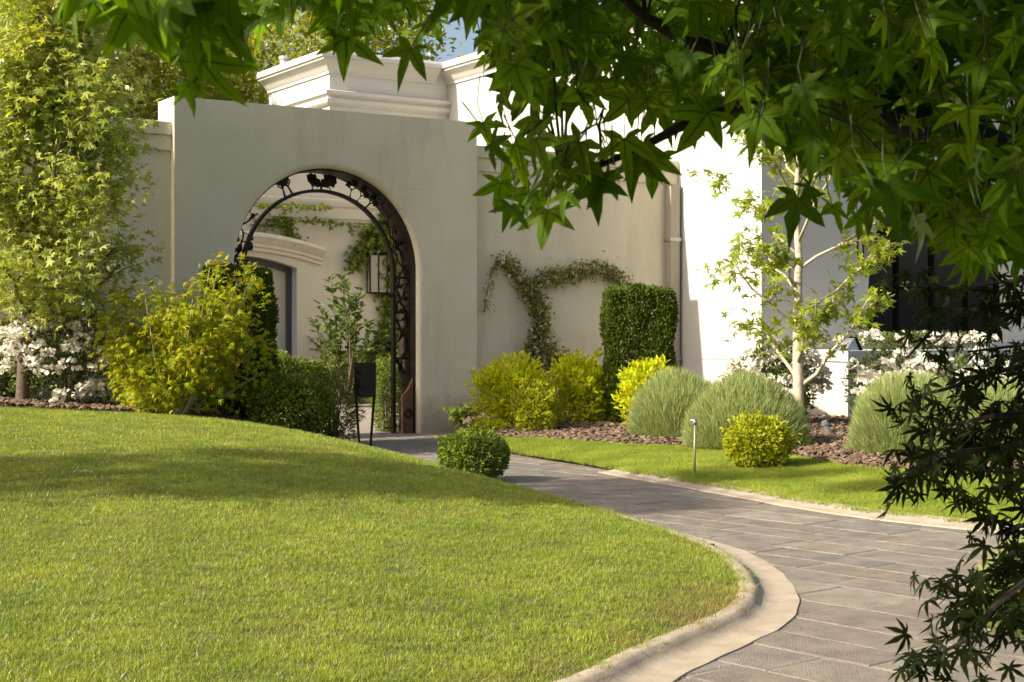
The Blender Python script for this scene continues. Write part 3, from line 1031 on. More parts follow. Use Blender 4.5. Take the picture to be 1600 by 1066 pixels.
def long_wall(name, label, s0, s1, t0, H, loc_s, mat=M['cream']):
    w = thing(name, label, 'wall', W(loc_s, t0 + .2, 0))
    mb = MB(); mb.box(s0, s1, t0, t0 + .4, -.3, H - .16, W); mb.build('wall', mat, w)
    mb = MB(); mb.box(s0, s1, t0 - .028, t0 - .002, H - .335, H - .163, W); mb.build('frieze_band', mat, w)
    mb = MB(); mb.box(s0, s1, t0 - .06, t0 + .44, H - .16, H, W); o = mb.build('coping', mat, w)
    bv = o.modifiers.new('b', 'BEVEL'); bv.width = .012; bv.segments = 2
    return w


long_wall('garden_wall', 'low cream garden wall left of the archway behind the trees', -16, -4.142, .12, 3.78, -8)
long_wall('garden_wall', 'cream garden wall right of the archway carrying the jasmine vine', .002, 3.515, .2, 3.79, 1.8)

# ------------------------------------------------------------------ house
SX = 3.52                       # plane of the sunlit side wall
TF = -1.62                      # plane of the shaded front
house = thing('house', 'large white stucco house with heavy cornice and dark arched window', 'house', W(7, 3, 0))
HH = 6.20
mb = MB(); mb.box(SX, SX + .4, TF + .4, 9.5, -.3, HH - .02, W); mb.build('side_wall', M['white'], house)
# front wall with arched window opening
WL, WR, WZ0, WSP, WTOP = 5.53, 8.5, 1.16, 1.75, 3.75
mb = MB()


def arc_z(s):
    k = (s - (WL + WR) / 2) / ((WR - WL) / 2)
    return WSP + (WTOP - WSP) * math.sqrt(max(0, 1 - abs(k) ** 2.4))


E = 13.5
mb.box(SX, WL, TF, TF + .4, -.3, HH - .02, W)
mb.box(WR, E, TF, TF + .4, -.3, HH - .02, W)
mb.box(WL, WR, TF, TF + .4, -.3, WZ0, W)
NS = 36
ss = [(WL + WR) / 2 - math.cos(PI * i / NS) * (WR - WL) / 2 for i in range(NS + 1)]
for i in range(NS):
    a, b = ss[i], ss[i + 1]
    za, zb = arc_z(a), arc_z(b)
    mb.hexa([W(a, TF, za), W(b, TF, zb), W(b, TF + .4, zb), W(a, TF + .4, za), W(a, TF, HH - .02), W(b, TF, HH - .02), W(b, TF + .4, HH - .02), W(a, TF + .4, HH - .02)])
mb.build('front_wall', M['white'], house)
# the rear block seen over the archway
BS, BT = 1.145, 6.83
mb = MB(); mb.box(BS, SX - .003, BT, 9.45, 3.0, HH - .03, W); mb.build('rear_block', M['white'], house)
CORN = [(0, 5.80), (.05, 5.80), (.05, 5.87), (.09, 5.90), (.13, 5.97), (.20, 6.05), (.30, 6.11), (.34, 6.14), (.34, 6.19), (.40, 6.21), (.40, 6.31), (.35, 6.40), (.0, 6.46)]
CORN = [(o * .66, 5.80 + (z - 5.80) * .62) for o, z in CORN]


def inv(prof): return [(o, z) for o, z in prof]


mb = MB()
mb.sweep([(SX, BT), (SX, TF), (E, TF)], [(-o, z) if False else (o, z) for o, z in CORN][::1], lambda a, b, z: W(a, b, z))
mb.f = [f for f in mb.f]
MB.build(mb, 'cornice', M['white'], house, smooth=30, fix=True)
mb = MB(); mb.sweep([(BS, 9.45), (BS, BT), (SX - .27, BT)], CORN, lambda a, b, z: W(a, b, z)); mb.build('cornice', M['white'], house, smooth=30, fix=True)
STR = [(0, 5.24), (.05, 5.26), (.09, 5.30), (.09, 5.36), (.05, 5.40), (.12, 5.44), (.12, 5.50), (0, 5.53)]
mb = MB(); mb.sweep([(BS, 9.45), (BS, BT), (SX - .003, BT)], STR, lambda a, b, z: W(a, b, z)); mb.build('string_course', M['white'], house, smooth=30, fix=True)
mb = MB()
mb.box(SX + .0, E, TF, 9.5, HH - .018, HH + .0, W)
mb.build('roof', M['white'], house)
mb = MB(); mb.box(SX + .405, E, TF + 1.4, TF + 1.5, -.3, HH - .1, W); mb.build('inner_wall', M['court'], house)
# window
fr = MB()
for i in range(NS):
    a, b = ss[i], ss[i + 1]
    za, zb = arc_z(a), arc_z(b)
    k = .07
    fr.hexa([W(a, TF + .14, za - k), W(b, TF + .14, zb - k), W(b, TF + .22, zb - k), W(a, TF + .22, za - k), W(a, TF + .14, za - .002), W(b, TF + .14, zb - .002), W(b, TF + .22, zb - .002), W(a, TF + .22, za - .002)])
fr.box(WL + .002, WL + .08, TF + .14, TF + .22, WZ0, WSP + .6, W)
fr.box(WR - .08, WR - .002, TF + .14, TF + .22, WZ0, WSP + .6, W)
fr.box(WL, WR, TF + .14, TF + .22, WZ0 + .002, WZ0 + .09, W)
win = fr.build('window', M['black'], house)
mu = MB()
for s in (6.27, 7.01, 7.75): mu.box(s - .035, s + .035, TF + .145, TF + .215, WZ0 + .09, arc_z(s) - .06, W)
for z in (1.95, 2.75): mu.box(WL + .08, WR - .08, TF + .16, TF + .2, z - .02, z + .02, W)
mu.build('mullion', M['black'], win)
gl = MB(); gl.box(WL, WR, TF + .175, TF + .185, WZ0, WTOP, W); gl.build('pane', M['glass'], win)

vent = thing('vent_pipe', 'thin pale vent pipe standing above the rear roof', 'pipe', W(1.9, 10.2, 6.4))
p = at(445, 118, 29.3)
vent.location = p; OFF[vent.name] = p
mb = MB(); mb.tube([p + Vector((0, 0, -1.6)), p + Vector((0, 0, .3))], .09, 10); mb.build('pipe', M['white'], vent)
mb = MB(); mb.tube([p + Vector((0, 0, .3)), p + Vector((0, 0, .36))], .11, 10); mb.build('cap', M['white'], vent)

# planter wall in front of the house
TP = -3.235
pl = thing('planter_wall', 'low white planter wall dappled with rose shadows', 'wall', W(4, -2.5, .2))
mb = MB(); mb.box(SX + .004, E, TP, TF - .003, -.2, .915, W); mb.build('wall', M['white'], pl)
mb = MB(); mb.box(SX - .004, E, TP - .008, TF - .004, .935, 1.07, W); mb.build('cap', M['white'], pl)
mb = MB(); mb.box(SX + .02, E, TP + .02, TF - .004, .914, .936, W); mb.build('joint', M['pipe'], pl)
mb = MB(); mb.box(SX - .004, SX, TF + .0, -.35, .92, .934, W); mb.build('joint', M['pipe'], house)

dp = thing('downpipe', 'grey brown downpipe in the corner beside the white house', 'downpipe', W(3.4, .1, 0))
mb = MB(); mb.box(3.30, 3.46, .06, .197, -.1, 3.44, W); o = mb.build('pipe', M['pipe'], dp)
for z in (.9, 2.62):
    mb = MB(); mb.box(3.28, 3.48, .05, .198, z, z + .05, W); mb.build('bracket', M['zinc'], dp)


def lantern(label, s0, s1, t, z0, z1, depth, nbars=2):
    ln = thing('wall_lantern', label, 'lantern', W((s0 + s1) / 2, t - depth / 2, z0))
    b = .018
    mb = MB()
    for s in (s0, s1 - b):
        for tt in (t - depth, t - .03):
            mb.box(s, s + b, tt, tt + b, z0 + b, z1 - b, W)
    mb.box(s0, s1, t - depth, t - .01, z0, z0 + b, W)
    mb.box(s0, s1, t - depth, t - .01, z1 - b, z1, W)
    for k in range(1, nbars):
        s = s0 + (s1 - s0) * k / nbars
        mb.box(s - b / 2, s + b / 2, t - depth - .002, t - depth + b, z0 + b, z1 - b, W)
    mb.box(s0 - .015, s1 + .015, t - depth - .015, t - .008, z1, z1 + .02, W)
    mb.build('frame', M['black'], ln)
    mb = MB(); mb.box(s0 + .008, s1 - .008, t - depth + .008, t - .035, z0 + b + .001, z1 - b - .001, W); mb.build('pane', M['opal'], ln)
    mb = MB(); mb.box((s0 + s1) / 2 - .04, (s0 + s1) / 2 + .04, t - .03, t - .002, (z0 + z1) / 2 - .1, (z0 + z1) / 2 + .1, W); mb.build('bracket', M['black'], ln)
    return ln


lantern('narrow black wall lantern on the white house beside the dark window', 5.30, 5.47, TF, 2.30, 2.70, .13, 1)

# ------------------------------------------------------------------ courtyard behind the gate
CT = 5.2
court = thing('courtyard_wall', 'pale courtyard wall seen through the archway with curved door hood', 'wall', W(0, CT + .2, 0))
d0, d1 = wall_s(300, CT), wall_s(464, CT)
pz = lambda px, py: on_wall(px, py, CT).z
dz1, dzc = pz(462, 419), pz(385, 402)
dc = d1 - 1.05
d0 = d1 - 2.1


def seg_z(s, h0=None, h1=None):
    k = (s - dc) / 1.05
    return dz1 + (dzc + .03 - dz1) * (1 - k * k)


mb = MB()
HC = 4.25
mb.box(-8, d0, CT, CT + .4, -.1, HC, W)
mb.box(d1, SX, CT, CT + .4, -.1, HC, W)
nn_ = 20
for i in range(nn_):
    a = d0 + (d1 - d0) * i / nn_; b = d0 + (d1 - d0) * (i + 1) / nn_
    mb.hexa([W(a, CT, seg_z(a)), W(b, CT, seg_z(b)), W(b, CT + .4, seg_z(b)), W(a, CT + .4, seg_z(a)), W(a, CT, HC), W(b, CT, HC), W(b, CT + .4, HC), W(a, CT + .4, HC)])
mb.build('wall', M['court'], court)
zc0 = pz(500, 346); zc1 = pz(500, 312)
mb = MB(); mb.sweep([(-8, CT), (SX, CT)], [(0, zc0), (.03, zc0), (.03, zc0 + .04), (.055, zc0 + .05), (.055, zc0 + (zc1 - zc0) * .62), (.10, zc0 + (zc1 - zc0) * .7), (.13, zc1 - .04), (.13, zc1), (0, zc1 + .02)], lambda a, b, z: W(a, b, z)); mb.build('cornice', M['court'], court, smooth=30, fix=True)
# door
door = MB()
mb = MB()
for i in range(nn_):
    a = d0 + .09 + (d1 - d0 - .18) * i / nn_; b = d0 + .09 + (d1 - d0 - .18) * (i + 1) / nn_
    mb.hexa([W(a, CT + .22, .1), W(b, CT + .22, .1), W(b, CT + .26, .1), W(a, CT + .26, .1), W(a, CT + .22, seg_z(a) - .09), W(b, CT + .22, seg_z(b) - .09), W(b, CT + .26, seg_z(b) - .09), W(a, CT + .26, seg_z(a) - .09)])
dr = mb.build('door', M['door'], court)
mb = MB()
mb.box(d0 + .002, d0 + .10, CT + .18, CT + .3, .1, seg_z(d0) - .01, W); mb.box(d1 - .10, d1 - .012, CT + .18, CT + .3, .1, seg_z(d1) - .01, W)
for i in range(nn_):
    a = d0 + (d1 - d0) * i / nn_; b = d0 + (d1 - d0) * (i + 1) / nn_
    mb.hexa([W(a, CT + .17, seg_z(a) - .10), W(b, CT + .17, seg_z(b) - .10), W(b, CT + .29, seg_z(b) - .10), W(a, CT + .29, seg_z(a) - .10), W(a, CT + .17, seg_z(a) - .004), W(b, CT + .17, seg_z(b) - .004), W(b, CT + .29, seg_z(b) - .004), W(a, CT + .29, seg_z(a) - .004)])
mb.build('frame', M['frame'], dr)
mb = MB(); mb.box(d1 - .010, d1 - .002, CT + .003, CT + .178, .1, seg_z(d1) - .01, W); mb.build('reveal', M['reveal'], dr)
# curved hood mould: stepped profile swept on an arc
hood = MB()
hp = [(0, 0), (.05, .0), (.05, .05), (.09, .06), (.09, .10), (.12, .12), (.16, .17), (.20, .20), (.20, .25), (0, .28)]
hs0, hs1 = d0 - .42, d1 + .42
zend, zmid = pz(497, 409), pz(392, 388)
dm = (zmid + .03 - zend)
m_ = len(hp); nseg = 30
for i in range(nseg + 1):
    s = hs0 + (hs1 - hs0) * i / nseg
    k = (s - dc) / ((hs1 - hs0) / 2)
    z = zend - .06 + dm * (1 - k * k)
    for (o, dz) in hp:
        hood.v.append(tuple(W(s, CT - o, z + dz * 1.1)))
for i in range(nseg):
    for k in range(m_ - 1):
        hood.f.append((i * m_ + k, (i + 1) * m_ + k, (i + 1) * m_ + k + 1, i * m_ + k + 1))
hood.f.append(tuple(range(m_))); hood.f.append(tuple(nseg * m_ + k for k in range(m_))[::-1])
hood.build('hood_mould', M['trim'], court, smooth=30, fix=True)
z0, z1 = on_wall(590, 459, CT).z, on_wall(590, 398, CT).z
lantern('white paned box lantern hung amid ivy on the courtyard wall', wall_s(578, CT - .13), wall_s(606, CT - .13), CT, z0, z1, .13, 2)

# ------------------------------------------------------------------ wrought iron arch in the opening
TI = .30
SPR0 = SPR
gate = thing('iron_arch', 'dark wrought iron arch trained with metal vines and leaves', 'ornamental arch', W(OC, TI, 0))


def arch_path(r, z_foot, seg=48):
    SPR = SPR0 - (.045 if r < 1.1 else 0)
    pts = [(OC + r, z_foot), (OC + r, SPR)]
    for k in range(1, seg): pts.append((OC + r * math.cos(PI * k / seg), SPR + r * math.sin(PI * k / seg)))
    pts += [(OC - r, SPR), (OC - r, z_foot)]
    return pts


def flat_bar(r0, r1, t0, t1, zf, name, mat=None):
    mb = MB()
    a = arch_path(r0, zf); b = arch_path(r1, zf); n = len(a)
    for p, q in zip(a, b):
        mb.v += [tuple(W(p[0], t0, p[1])), tuple(W(q[0], t0, q[1])), tuple(W(q[0], t1, q[1])), tuple(W(p[0], t1, p[1]))]
    for i in range(n - 1):
        for k in range(4):
            mb.f.append((i * 4 + k, i * 4 + (k + 1) % 4, (i + 1) * 4 + (k + 1) % 4, (i + 1) * 4 + k))
    mb.f += [(0, 1, 2, 3), ((n - 1) * 4 + 3, (n - 1) * 4 + 2, (n - 1) * 4 + 1, (n - 1) * 4)]
    return mb.build(name, mat or M['iron'], gate, smooth=35, fix=True)


flat_bar(1.02, 1.06, TI - .035, TI + .035, -.02, 'inner_bar')
flat_bar(1.238, 1.252, TI - .21, TI + .22, -.02, 'outer_bar')
rr = random.Random(4)


def ring_pt(r, ang, t=TI):
    """ang in degrees from the right springing; below 0 or beyond 180 runs down the posts"""
    if ang < 0: return W(OC + r, t, SPR + ang / 57.3 * 1.15)
    if ang > 180: return W(OC - r, t, SPR - (ang - 180) / 57.3 * 1.15)
    return W(OC + r * math.cos(math.radians(ang)), t, SPR + r * math.sin(math.radians(ang)))


def iron_leaf(mbl, p, size, ang, tw=0):
    c, s = math.cos(ang), math.sin(ang)
    out = [(0, 0), (.2, .28), (.38, .22), (.5, .42), (.68, .3), (.8, .3), (1, .0)]
    lo = [(x, -y) for x, y in out[1:-1]][::-1]
    pts = out + lo
    base = p
    v = []
    for tt in (-.006, .006):
        for x, y in pts:
            a = (x * c - y * s) * size; b = (x * s + y * c) * size
            v.append(base + U * a + Vector((0, 0, b)) + V * (tt + y * size * tw))
    n = len(pts)
    mbl.add(v, [tuple(range(n)), tuple(range(n, 2 * n))[::-1]] + [(i, (i + 1) % n, n + (i + 1) % n, n + i) for i in range(n)])


def vine(a0, a1, name, ph, amp=.075, n=60):
    mb = MB(); pts, rad = [], []
    for i in range(n + 1):
        k = i / n
        ang = a0 + (a1 - a0) * k
        r = 1.155 + amp * math.sin(ang * .16 + ph) * (1 - .25 * k) + .012 * math.sin(ang * .7)
        pts.append(ring_pt(r, ang, TI + .05 * math.sin(ang * .11 + ph * 2)))
        rad.append((.024 - .014 * k) * (1 + .25 * math.sin(i * 2.1)))
    mb.tube(pts, rad, 7)
    return mb, pts


for (a0, a1, ph, dirn) in ((-66, 46, .4, 1), (-60, 30, 2.6, 1), (246, 142, 1.0, -1), (240, 156, 3.2, -1)):
    mb, pts = vine(a0, a1, 'vine', ph)
    todo = []
    for i in range(3, len(pts), 4):
        p = pts[i]
        a = rr.uniform(0, 6.28)
        q = p + (U * math.cos(a) + Vector((0, 0, math.sin(a)))) * .075
        mb.tube([p, (p + q) / 2 + V * rr.uniform(-.03, .03), q], [.010, .008, .005], 5)
        todo.append((q, rr.uniform(.06, .10), a + rr.uniform(-.6, .6), rr.uniform(-.6, .6)))
    v_o = mb.build('metal_vine', M['iron'], gate, smooth=True)
    for q in todo:
        lv = MB(); iron_leaf(lv, *q); lv.build('metal_leaf', M['iron'], v_o)
# blossom twigs and the winged pair of leaves at the crown
def twig(ang, lean, kind=0):
    mb = MB()
    p0 = ring_pt(1.02, ang)
    nrm = (ring_pt(1.2, ang) - p0).normalized()
    tg = Vector((0, 0, 1)).cross(V) * 1.0
    tg = nrm.cross(V).normalized()
    p1 = p0 + nrm * .10 + tg * .02 * lean; p2 = p0 + nrm * .15 - tg * .03 * lean; p3 = p0 + nrm * .195 + tg * .01 * lean
    mb.tube([p0, p1, p2, p3], [.014, .012, .010, .006], 6)
    q = p1 + nrm * .05 + tg * .06 * lean
    mb.tube([p1, q], [.009, .005], 5)
    b = mb.build('blossom_twig', M['iron'], gate, smooth=True)
    for c in (p3, q):
        lv = MB()
        for k in range(5):
            iron_leaf(lv, c, .05, k * 1.257 + lean)
        lv.build('metal_blossom', M['iron'], b)


twig(112, 1); twig(118, -1); twig(66, 1); twig(60, -1); twig(52, -1)
wing = MB()
cpt = ring_pt(1.03, 89)
for an_, tw_ in ((.52, .5), (PI - .52, -.5)):
    wing = MB(); iron_leaf(wing, cpt + Vector((0, 0, .035)), .235, an_, tw_)
    wing.build('wing_leaf', M['iron'], gate, fix=True)
mb = MB()
mb.tube([ring_pt(.99, 89), cpt + Vector((0, 0, .03)), cpt + Vector((0, 0, .10))], [.014, .016, .006], 7)
for a in (81, 97):
    mb.tube([ring_pt(1.0, a), ring_pt(1.06, (a + 89) / 2 + (a - 89) * .2), cpt + Vector((0, 0, .02))], [.008, .008, .008], 6)
mb.build('stem', M['iron'], gate, smooth=True)
for sgn in (1, -1):
    mb = MB()
    s_in, s_out = OC + sgn * 1.078, OC + sgn * 1.23
    n = 10
    top = [(s_in + (s_out - s_in) * k / n, .50 + .20 * (k / n) ** 1.6) for k in range(n + 1)]
    for tt in (TI - .19, TI - .14):
        mb.v += [tuple(W(s, tt, z)) for s, z in [(s_in, -.02)] + top + [(s_out, -.02)]]
    m_ = n + 3
    mb.f += [tuple(range(m_)), tuple(range(m_, 2 * m_))[::-1]] + [(i, (i + 1) % m_, m_ + (i + 1) % m_, m_ + i) for i in range(m_)]
    pt = mb.build('foot_plate', M['rust'], gate, fix=True)
    ring = MB()
    cc = W((s_in + s_out) / 2, TI - .2, .26)
    ring.tube([cc + (U * math.cos(k / 20 * 2 * PI) + Vector((0, 0, math.sin(k / 20 * 2 * PI)))) * .05 for k in range(21)], .014, 6, cap=False)
    ring.build('ring', M['iron'], pt, smooth=True)
for z in (.95, 1.55, 2.0):
    for sgn in (1, -1):
        mb = MB(); a, b = sorted((OC + sgn * 1.076, OC + sgn * 1.231)); mb.box(a, b, TI - .012, TI + .012, z, z + .03, W); mb.build('tie_bar', M['iron'], gate)

# ------------------------------------------------------------------ black sign on two legs, sensor stakes, spotlights
sp = at(570, 697, 15.9)
gz = float(lawn_z(sp.x, sp.y)) if sp.x < x_left(sp.y) else 0
sp.z = gz
sign = thing('sign_stand', 'blank black sign panel on two splayed legs by the archway', 'sign', sp)
k = 15.9 / F
mb = MB(); mb.hexa([sp + Vector(q) for q in ((-17 * k, -.012, 84 * k), (17 * k, -.012, 84 * k), (17 * k, .012, 84 * k), (-17 * k, .012, 84 * k), (-17 * k, .03, 138 * k), (17 * k, .03, 138 * k), (17 * k, .055, 138 * k), (-17 * k, .055, 138 * k))]); mb.build('panel', M['black'], sign)
for sg in (-1, 1):
    mb = MB(); mb.tube([sp + Vector((sg * 7.5 * k, .0, -.06)), sp + Vector((sg * 15 * k, .02, 95 * k))], .014, 6); mb.build('leg', M['black'], sign)
mb = MB(); mb.box(sp.x - .09, sp.x + .09, sp.y - .06, sp.y + .06, gz - .02, gz + .012); mb.build('foot', M['black'], sign)

p = at(430, 585, 21.2)
bl = thing('path_light', 'small black box light standing in the courtyard hedge', 'garden light', (p.x, p.y, .15))
mb = MB(); mb.box(p.x - .065, p.x + .065, p.y - .06, p.y + .06, p.z - .0, p.z + .115); mb.build('head', M['black'], bl)
mb = MB(); mb.box(p.x - .02, p.x + .02, p.y - .02, p.y + .02, .1, p.z); mb.build('post', M['black'], bl)

p = at(1085, 735, 13.35); p.z = .06
ris = thing('sprinkler_riser', 'thin upright metal sprinkler riser at the lawn edge', 'sprinkler', p)
mb = MB(); mb.tube([p + Vector((0, 0, -.05)), p + Vector((.006, 0, .43))], .0105, 8); mb.build('tube', M['brass'], ris, smooth=True)
mb = MB(); mb.tube([p + Vector((.006, 0, .43)), p + Vector((.006, 0, .445)), p + Vector((.002, 0, .46)), p + Vector((-.004, 0, .48))], [.016, .024, .022, .012], 10); mb.build('head', M['zinc'], ris, smooth=True)
mb = MB(); mb.tube([p + Vector((-.035, 0, .468)), p + Vector((.02, 0, .468))], [.011, .013], 8); mb.build('nozzle', M['zinc'], ris, smooth=True)

p = at(1290, 668, 16.6); p.z = bed2_z(p)
upl = thing('spike_uplight', 'short grey spike uplight leaning in the bark mulch', 'garden light', p)
mb = MB(); mb.tube([p + Vector((.05, 0, -.03)), p + Vector((-.0, 0, .11))], [.03, .03], 10); mb.build('body', M['zinc'], upl, smooth=30)
mb = MB(); mb.tube([p + Vector((.0, 0, .11)), p + Vector((-.018, 0, .15))], [.04, .036], 10); mb.build('head', M['zinc'], upl, smooth=30)

p = W(3.9, -2.9, 1.07)
spt = thing('spotlight', 'small angled spotlight sitting on the planter wall top', 'spotlight', p)
mb = MB(); mb.hexa([p + U * a + V * b + Vector((0, 0, z)) for a, b, z in ((-.16, -.08, .0), (.08, -.08, .0), (.08, .08, .0), (-.16, .08, .0), (-.03, -.06, .13), (.02, -.06, .16), (.02, .06, .16), (-.03, .06, .13))]); mb.build('body', M['zinc'], spt)
mb = MB(); mb.hexa([p + U * a + V * b + Vector((0, 0, z)) for a, b, z in ((.082, -.085, .0), (.14, -.085, .0), (.14, .085, .0), (.082, .085, .0), (.022, -.07, .15), (.05, -.07, .18), (.05, .07, .18), (.022, .07, .15))]); mb.build('lens_hood', M['black'], spt)


# ------------------------------------------------------------------ plants
def clipped_hedge(name, label, base, hx, hy, h, n, mat):
    base = Vector(base)
    root = thing(name, label, 'hedge', base)
    P, nn = [], []
    areas = [('x', 1, 2 * hy * h), ('x', -1, 2 * hy * h), ('y', 1, 2 * hx * h), ('y', -1, 2 * hx * h), ('z', 1, 4 * hx * hy)]
    tot = sum(a[2] for a in areas)
    for ax, sg, ar in areas:
        m = int(n * ar / tot)
        u = rng.uniform(-1, 1, m); w = rng.uniform(0, 1, m); u2 = rng.uniform(-1, 1, m)
        if ax == 'x': q = np.stack([np.full(m, sg * hx), u * hy, w * h], 1); v = (sg, 0, 0)
        elif ax == 'y': q = np.stack([u * hx, np.full(m, sg * hy), w * h], 1); v = (0, sg, 0)
        else: q = np.stack([u * hx, u2 * hy, np.full(m, h)], 1); v = (0, 0, 1)
        P.append(q); nn.append(np.tile(np.array(v, float), (m, 1)))
    P = np.concatenate(P); nn = np.concatenate(nn)
    # round the vertical edges and the top rim
    ex = np.maximum(np.abs(P[:, 0]) - (hx - .13), 0); ey = np.maximum(np.abs(P[:, 1]) - (hy - .13), 0); ez = np.maximum(P[:, 2] - (h - .10), 0)
    dd = np.sqrt(ex ** 2 + ey ** 2 + ez ** 2); sc = np.where(dd > .12, .12 / np.maximum(dd, 1e-6), 1)
    P[:, 0] = np.sign(P[:, 0]) * (np.abs(P[:, 0]) - ex + ex * sc); P[:, 1] = np.sign(P[:, 1]) * (np.abs(P[:, 1]) - ey + ey * sc); P[:, 2] = P[:, 2] - ez + ez * sc
    l = .02 * np.sin(P[:, 2] * 9 + P[:, 0] * 7) + .02 * np.sin(P[:, 0] * 13 - P[:, 2] * 5 + P[:, 1] * 8)
    P = P + nn * (l - .12 * rng.random(len(P)) ** 2)[:, None] + rng.normal(0, .01, P.shape)
    D = nn * .7 + np.array([0, 0, .8]) + rng.normal(size=P.shape) * .5
    Nn = nn + rng.normal(size=P.shape) * .6
    foliage(root, P + np.array(base), D, Nn, rng.uniform(.03, .058, len(P)), T_DIA, mat, rest='foliage')
    mb = MB(); mb.tube([base + Vector((0, 0, -.1)), base + Vector((0, 0, h * .9))], [.05, .02], 7); mb.build('stem', M['bark'], root)
    return root


def bush_at(px, py_base, D, zoff=None):
    p = at(px, py_base, D)
    return p


p = at(998, 664, 18.6); p.z = .2
clipped_hedge('clipped_hedge', 'tall clipped dark green hedge column in front of the right wall', p, .41, .40, 1.62, 34000, L['hedge'])
p = at(372, 650, 17.0); p.z = float(lawn_z(p.x, p.y))
clipped_hedge('clipped_hedge', 'tall clipped hedge column beside the left foot of the archway', p, .37, .37, 2.0 - p.z, 30000, L['hedge'])


def lavender(label, px, D, rx_, ry_, h, n, z=None):
    p = at(px, 600, D); p.z = z if z is not None else bed2_z(p)
    root = thing('lavender', label, 'shrub', p, 'rounded grey green lavender mounds')
    d = rand_dir(n); d[:, 2] = np.abs(d[:, 2]) * 1.0 - .12
    d = unit(d)
    ph = rng.uniform(0, 6, 3)
    lump = 1 + .05 * np.sin(d[:, 0] * 5 + ph[0]) + .05 * np.sin(d[:, 1] * 6 + d[:, 2] * 4 + ph[1])
    k = .80 + .2 * rng.random(n)
    P = d * np.array([rx_, ry_, h])[None] * (lump * k)[:, None] * .93
    P[:, 2] = np.maximum(P[:, 2] + .02, 0.0)
    Dd = unit(d * np.array([.8, .8, 1]) + np.array([0, 0, .75]) + rng.normal(size=P.shape) * .27)
    foliage(root, P + np.array(p), Dd, rng.normal(size=P.shape), rng.uniform(.05, .125, n), [(T_BLADE[0][0] * np.array([.8, 1, 1]), T_BLADE[0][1], None)], L['lavender'], rest='foliage')
    # short leafy base
    n2 = n // 3
    d = rand_dir(n2); d[:, 2] = np.abs(d[:, 2])
    P = d * np.array([rx_, ry_, h]) * (.55 + .3 * rng.random(n2))[:, None]
    foliage(root, P + np.array(p), d + rng.normal(size=d.shape) * .4 + np.array([0, 0, .4]), rng.normal(size=d.shape), rng.uniform(.06, .1, n2), [(T_BLADE[0][0] * np.array([2, 1, 1]), T_BLADE[0][1], None)], L['lavender'], rest='foliage')
    mb = MB()
    rr = random.Random(px)
    for k in range(9):
        a = rr.uniform(0, 6.28)
        mb.tube([p + Vector((0, 0, -.03)), p + Vector((math.cos(a) * rx_ * .6, math.sin(a) * ry_ * .6, h * .5))], [.012, .005], 5)
    mb.build('stem', M['twig'], root)
    return root


lavender('grey green lavender mound farthest left, in front of the clipped hedge', 1062, 16.9, .62, .60, .68, 28500)
lavender('grey green lavender mound behind the lime ball bush and sprinkler riser', 1166, 15.6, .68, .62, .70, 32300)
lavender('grey green lavender mound right of the bare mulch gap', 1420, 14.6, .58, .6, .76, 28500)
lavender('grey green lavender mound mostly hidden behind dark maple leaves', 1570, 14.3, .58, .55, .72, 19000)
lavender('single grey green lavender clump at the right edge beside the path', 1630, 6.7, .30, .34, .32, 15200, z=0.0)

# clipped balls and low bushes
p = at(740, 745, 13.25); p.z = float(lawn_z(min(p.x, x_left(p.y) - .05), p.y)) - .02
bush('box_ball', 'small round clipped box bush on the lawn edge by the path', 'bush', p, (.29, .29, .205), 5200, .042, L['box'], T_OVAL, lump=.16, box=.1, shoots=30, seed=3, zc=.185)
p = at(1184, 738, 13.7); p.z = .09
bush('box_ball', 'bright lime round box bush in front of the lavender', 'bush', p, (.285, .285, .24), 4800, .045, L['limebox'], T_OVAL, lump=.16, shoots=34, seed=5, zc=.21)
p = at(452, 672, 16.2); p.z = float(lawn_z(p.x, p.y))
bush('box_bush', 'dark green rounded box bush below the left hedge column', 'bush', p, (.43, .42, .33), 8000, .05, L['box'], T_OVAL, lump=.25, shoots=46, seed=8, zc=.27)
p = at(520, 668, 17.6); p.z = .05
bush('box_bush', 'looser arching green bush at the archway left foot', 'bush', p, (.30, .3, .42), 3600, .055, L['ivy'], T_LANCE, lump=.3, seed=9, zc=.36, stems=12)
p = at(605, 660, 19.9); p.z = .02
bush('box_bush', 'narrow green shrub just inside the archway by the iron post', 'bush', p, (.20, .25, .5), 2600, .06, L['ivy'], T_LANCE, lump=.3, seed=19, zc=.45)
# yellow bushes against the right wall
for (px, D, r, label, sd, n) in ((800, 18.3, (.42, .42, .42), 'sunlit yellow green bush nearest the archway', 21, 5200),
                                 (905, 18.6, (.36, .38, .44), 'golden yellow bush left of the clipped hedge column', 22, 4200),
                                 (1018, 17.7, (.34, .3, .40), 'yellow bush between the hedge column and lavender', 23, 3600)):
    p = at(px, 660, D); p.z = .16 if px < 1000 else .2
    bush('golden_bush', label, 'bush', p, r, int(n * .62), .075, L['yellow'], T_OVALN, group='yellow leaved bushes by the right wall', lump=.5, fill=.8, shoots=64, seed=sd, zc=r[2] * .85, up=.7)
p = at(838, 676, 17.6); p.z = .12
bush('green_bush', 'upright dark green bush in front of the yellow bushes', 'bush', p, (.25, .25, .30), 2600, .055, L['limebox'], T_OVALN, lump=.3, shoots=30, seed=25, zc=.27, up=.7)
p = at(768, 680, 17.9); p.z = .08
bush('low_cushion_plant', 'low lime green cushion plant at the archway corner', 'plant', p, (.24, .22, .10), 1800, .045, L['yellow'], T_OVAL, seed=26, zc=.07)
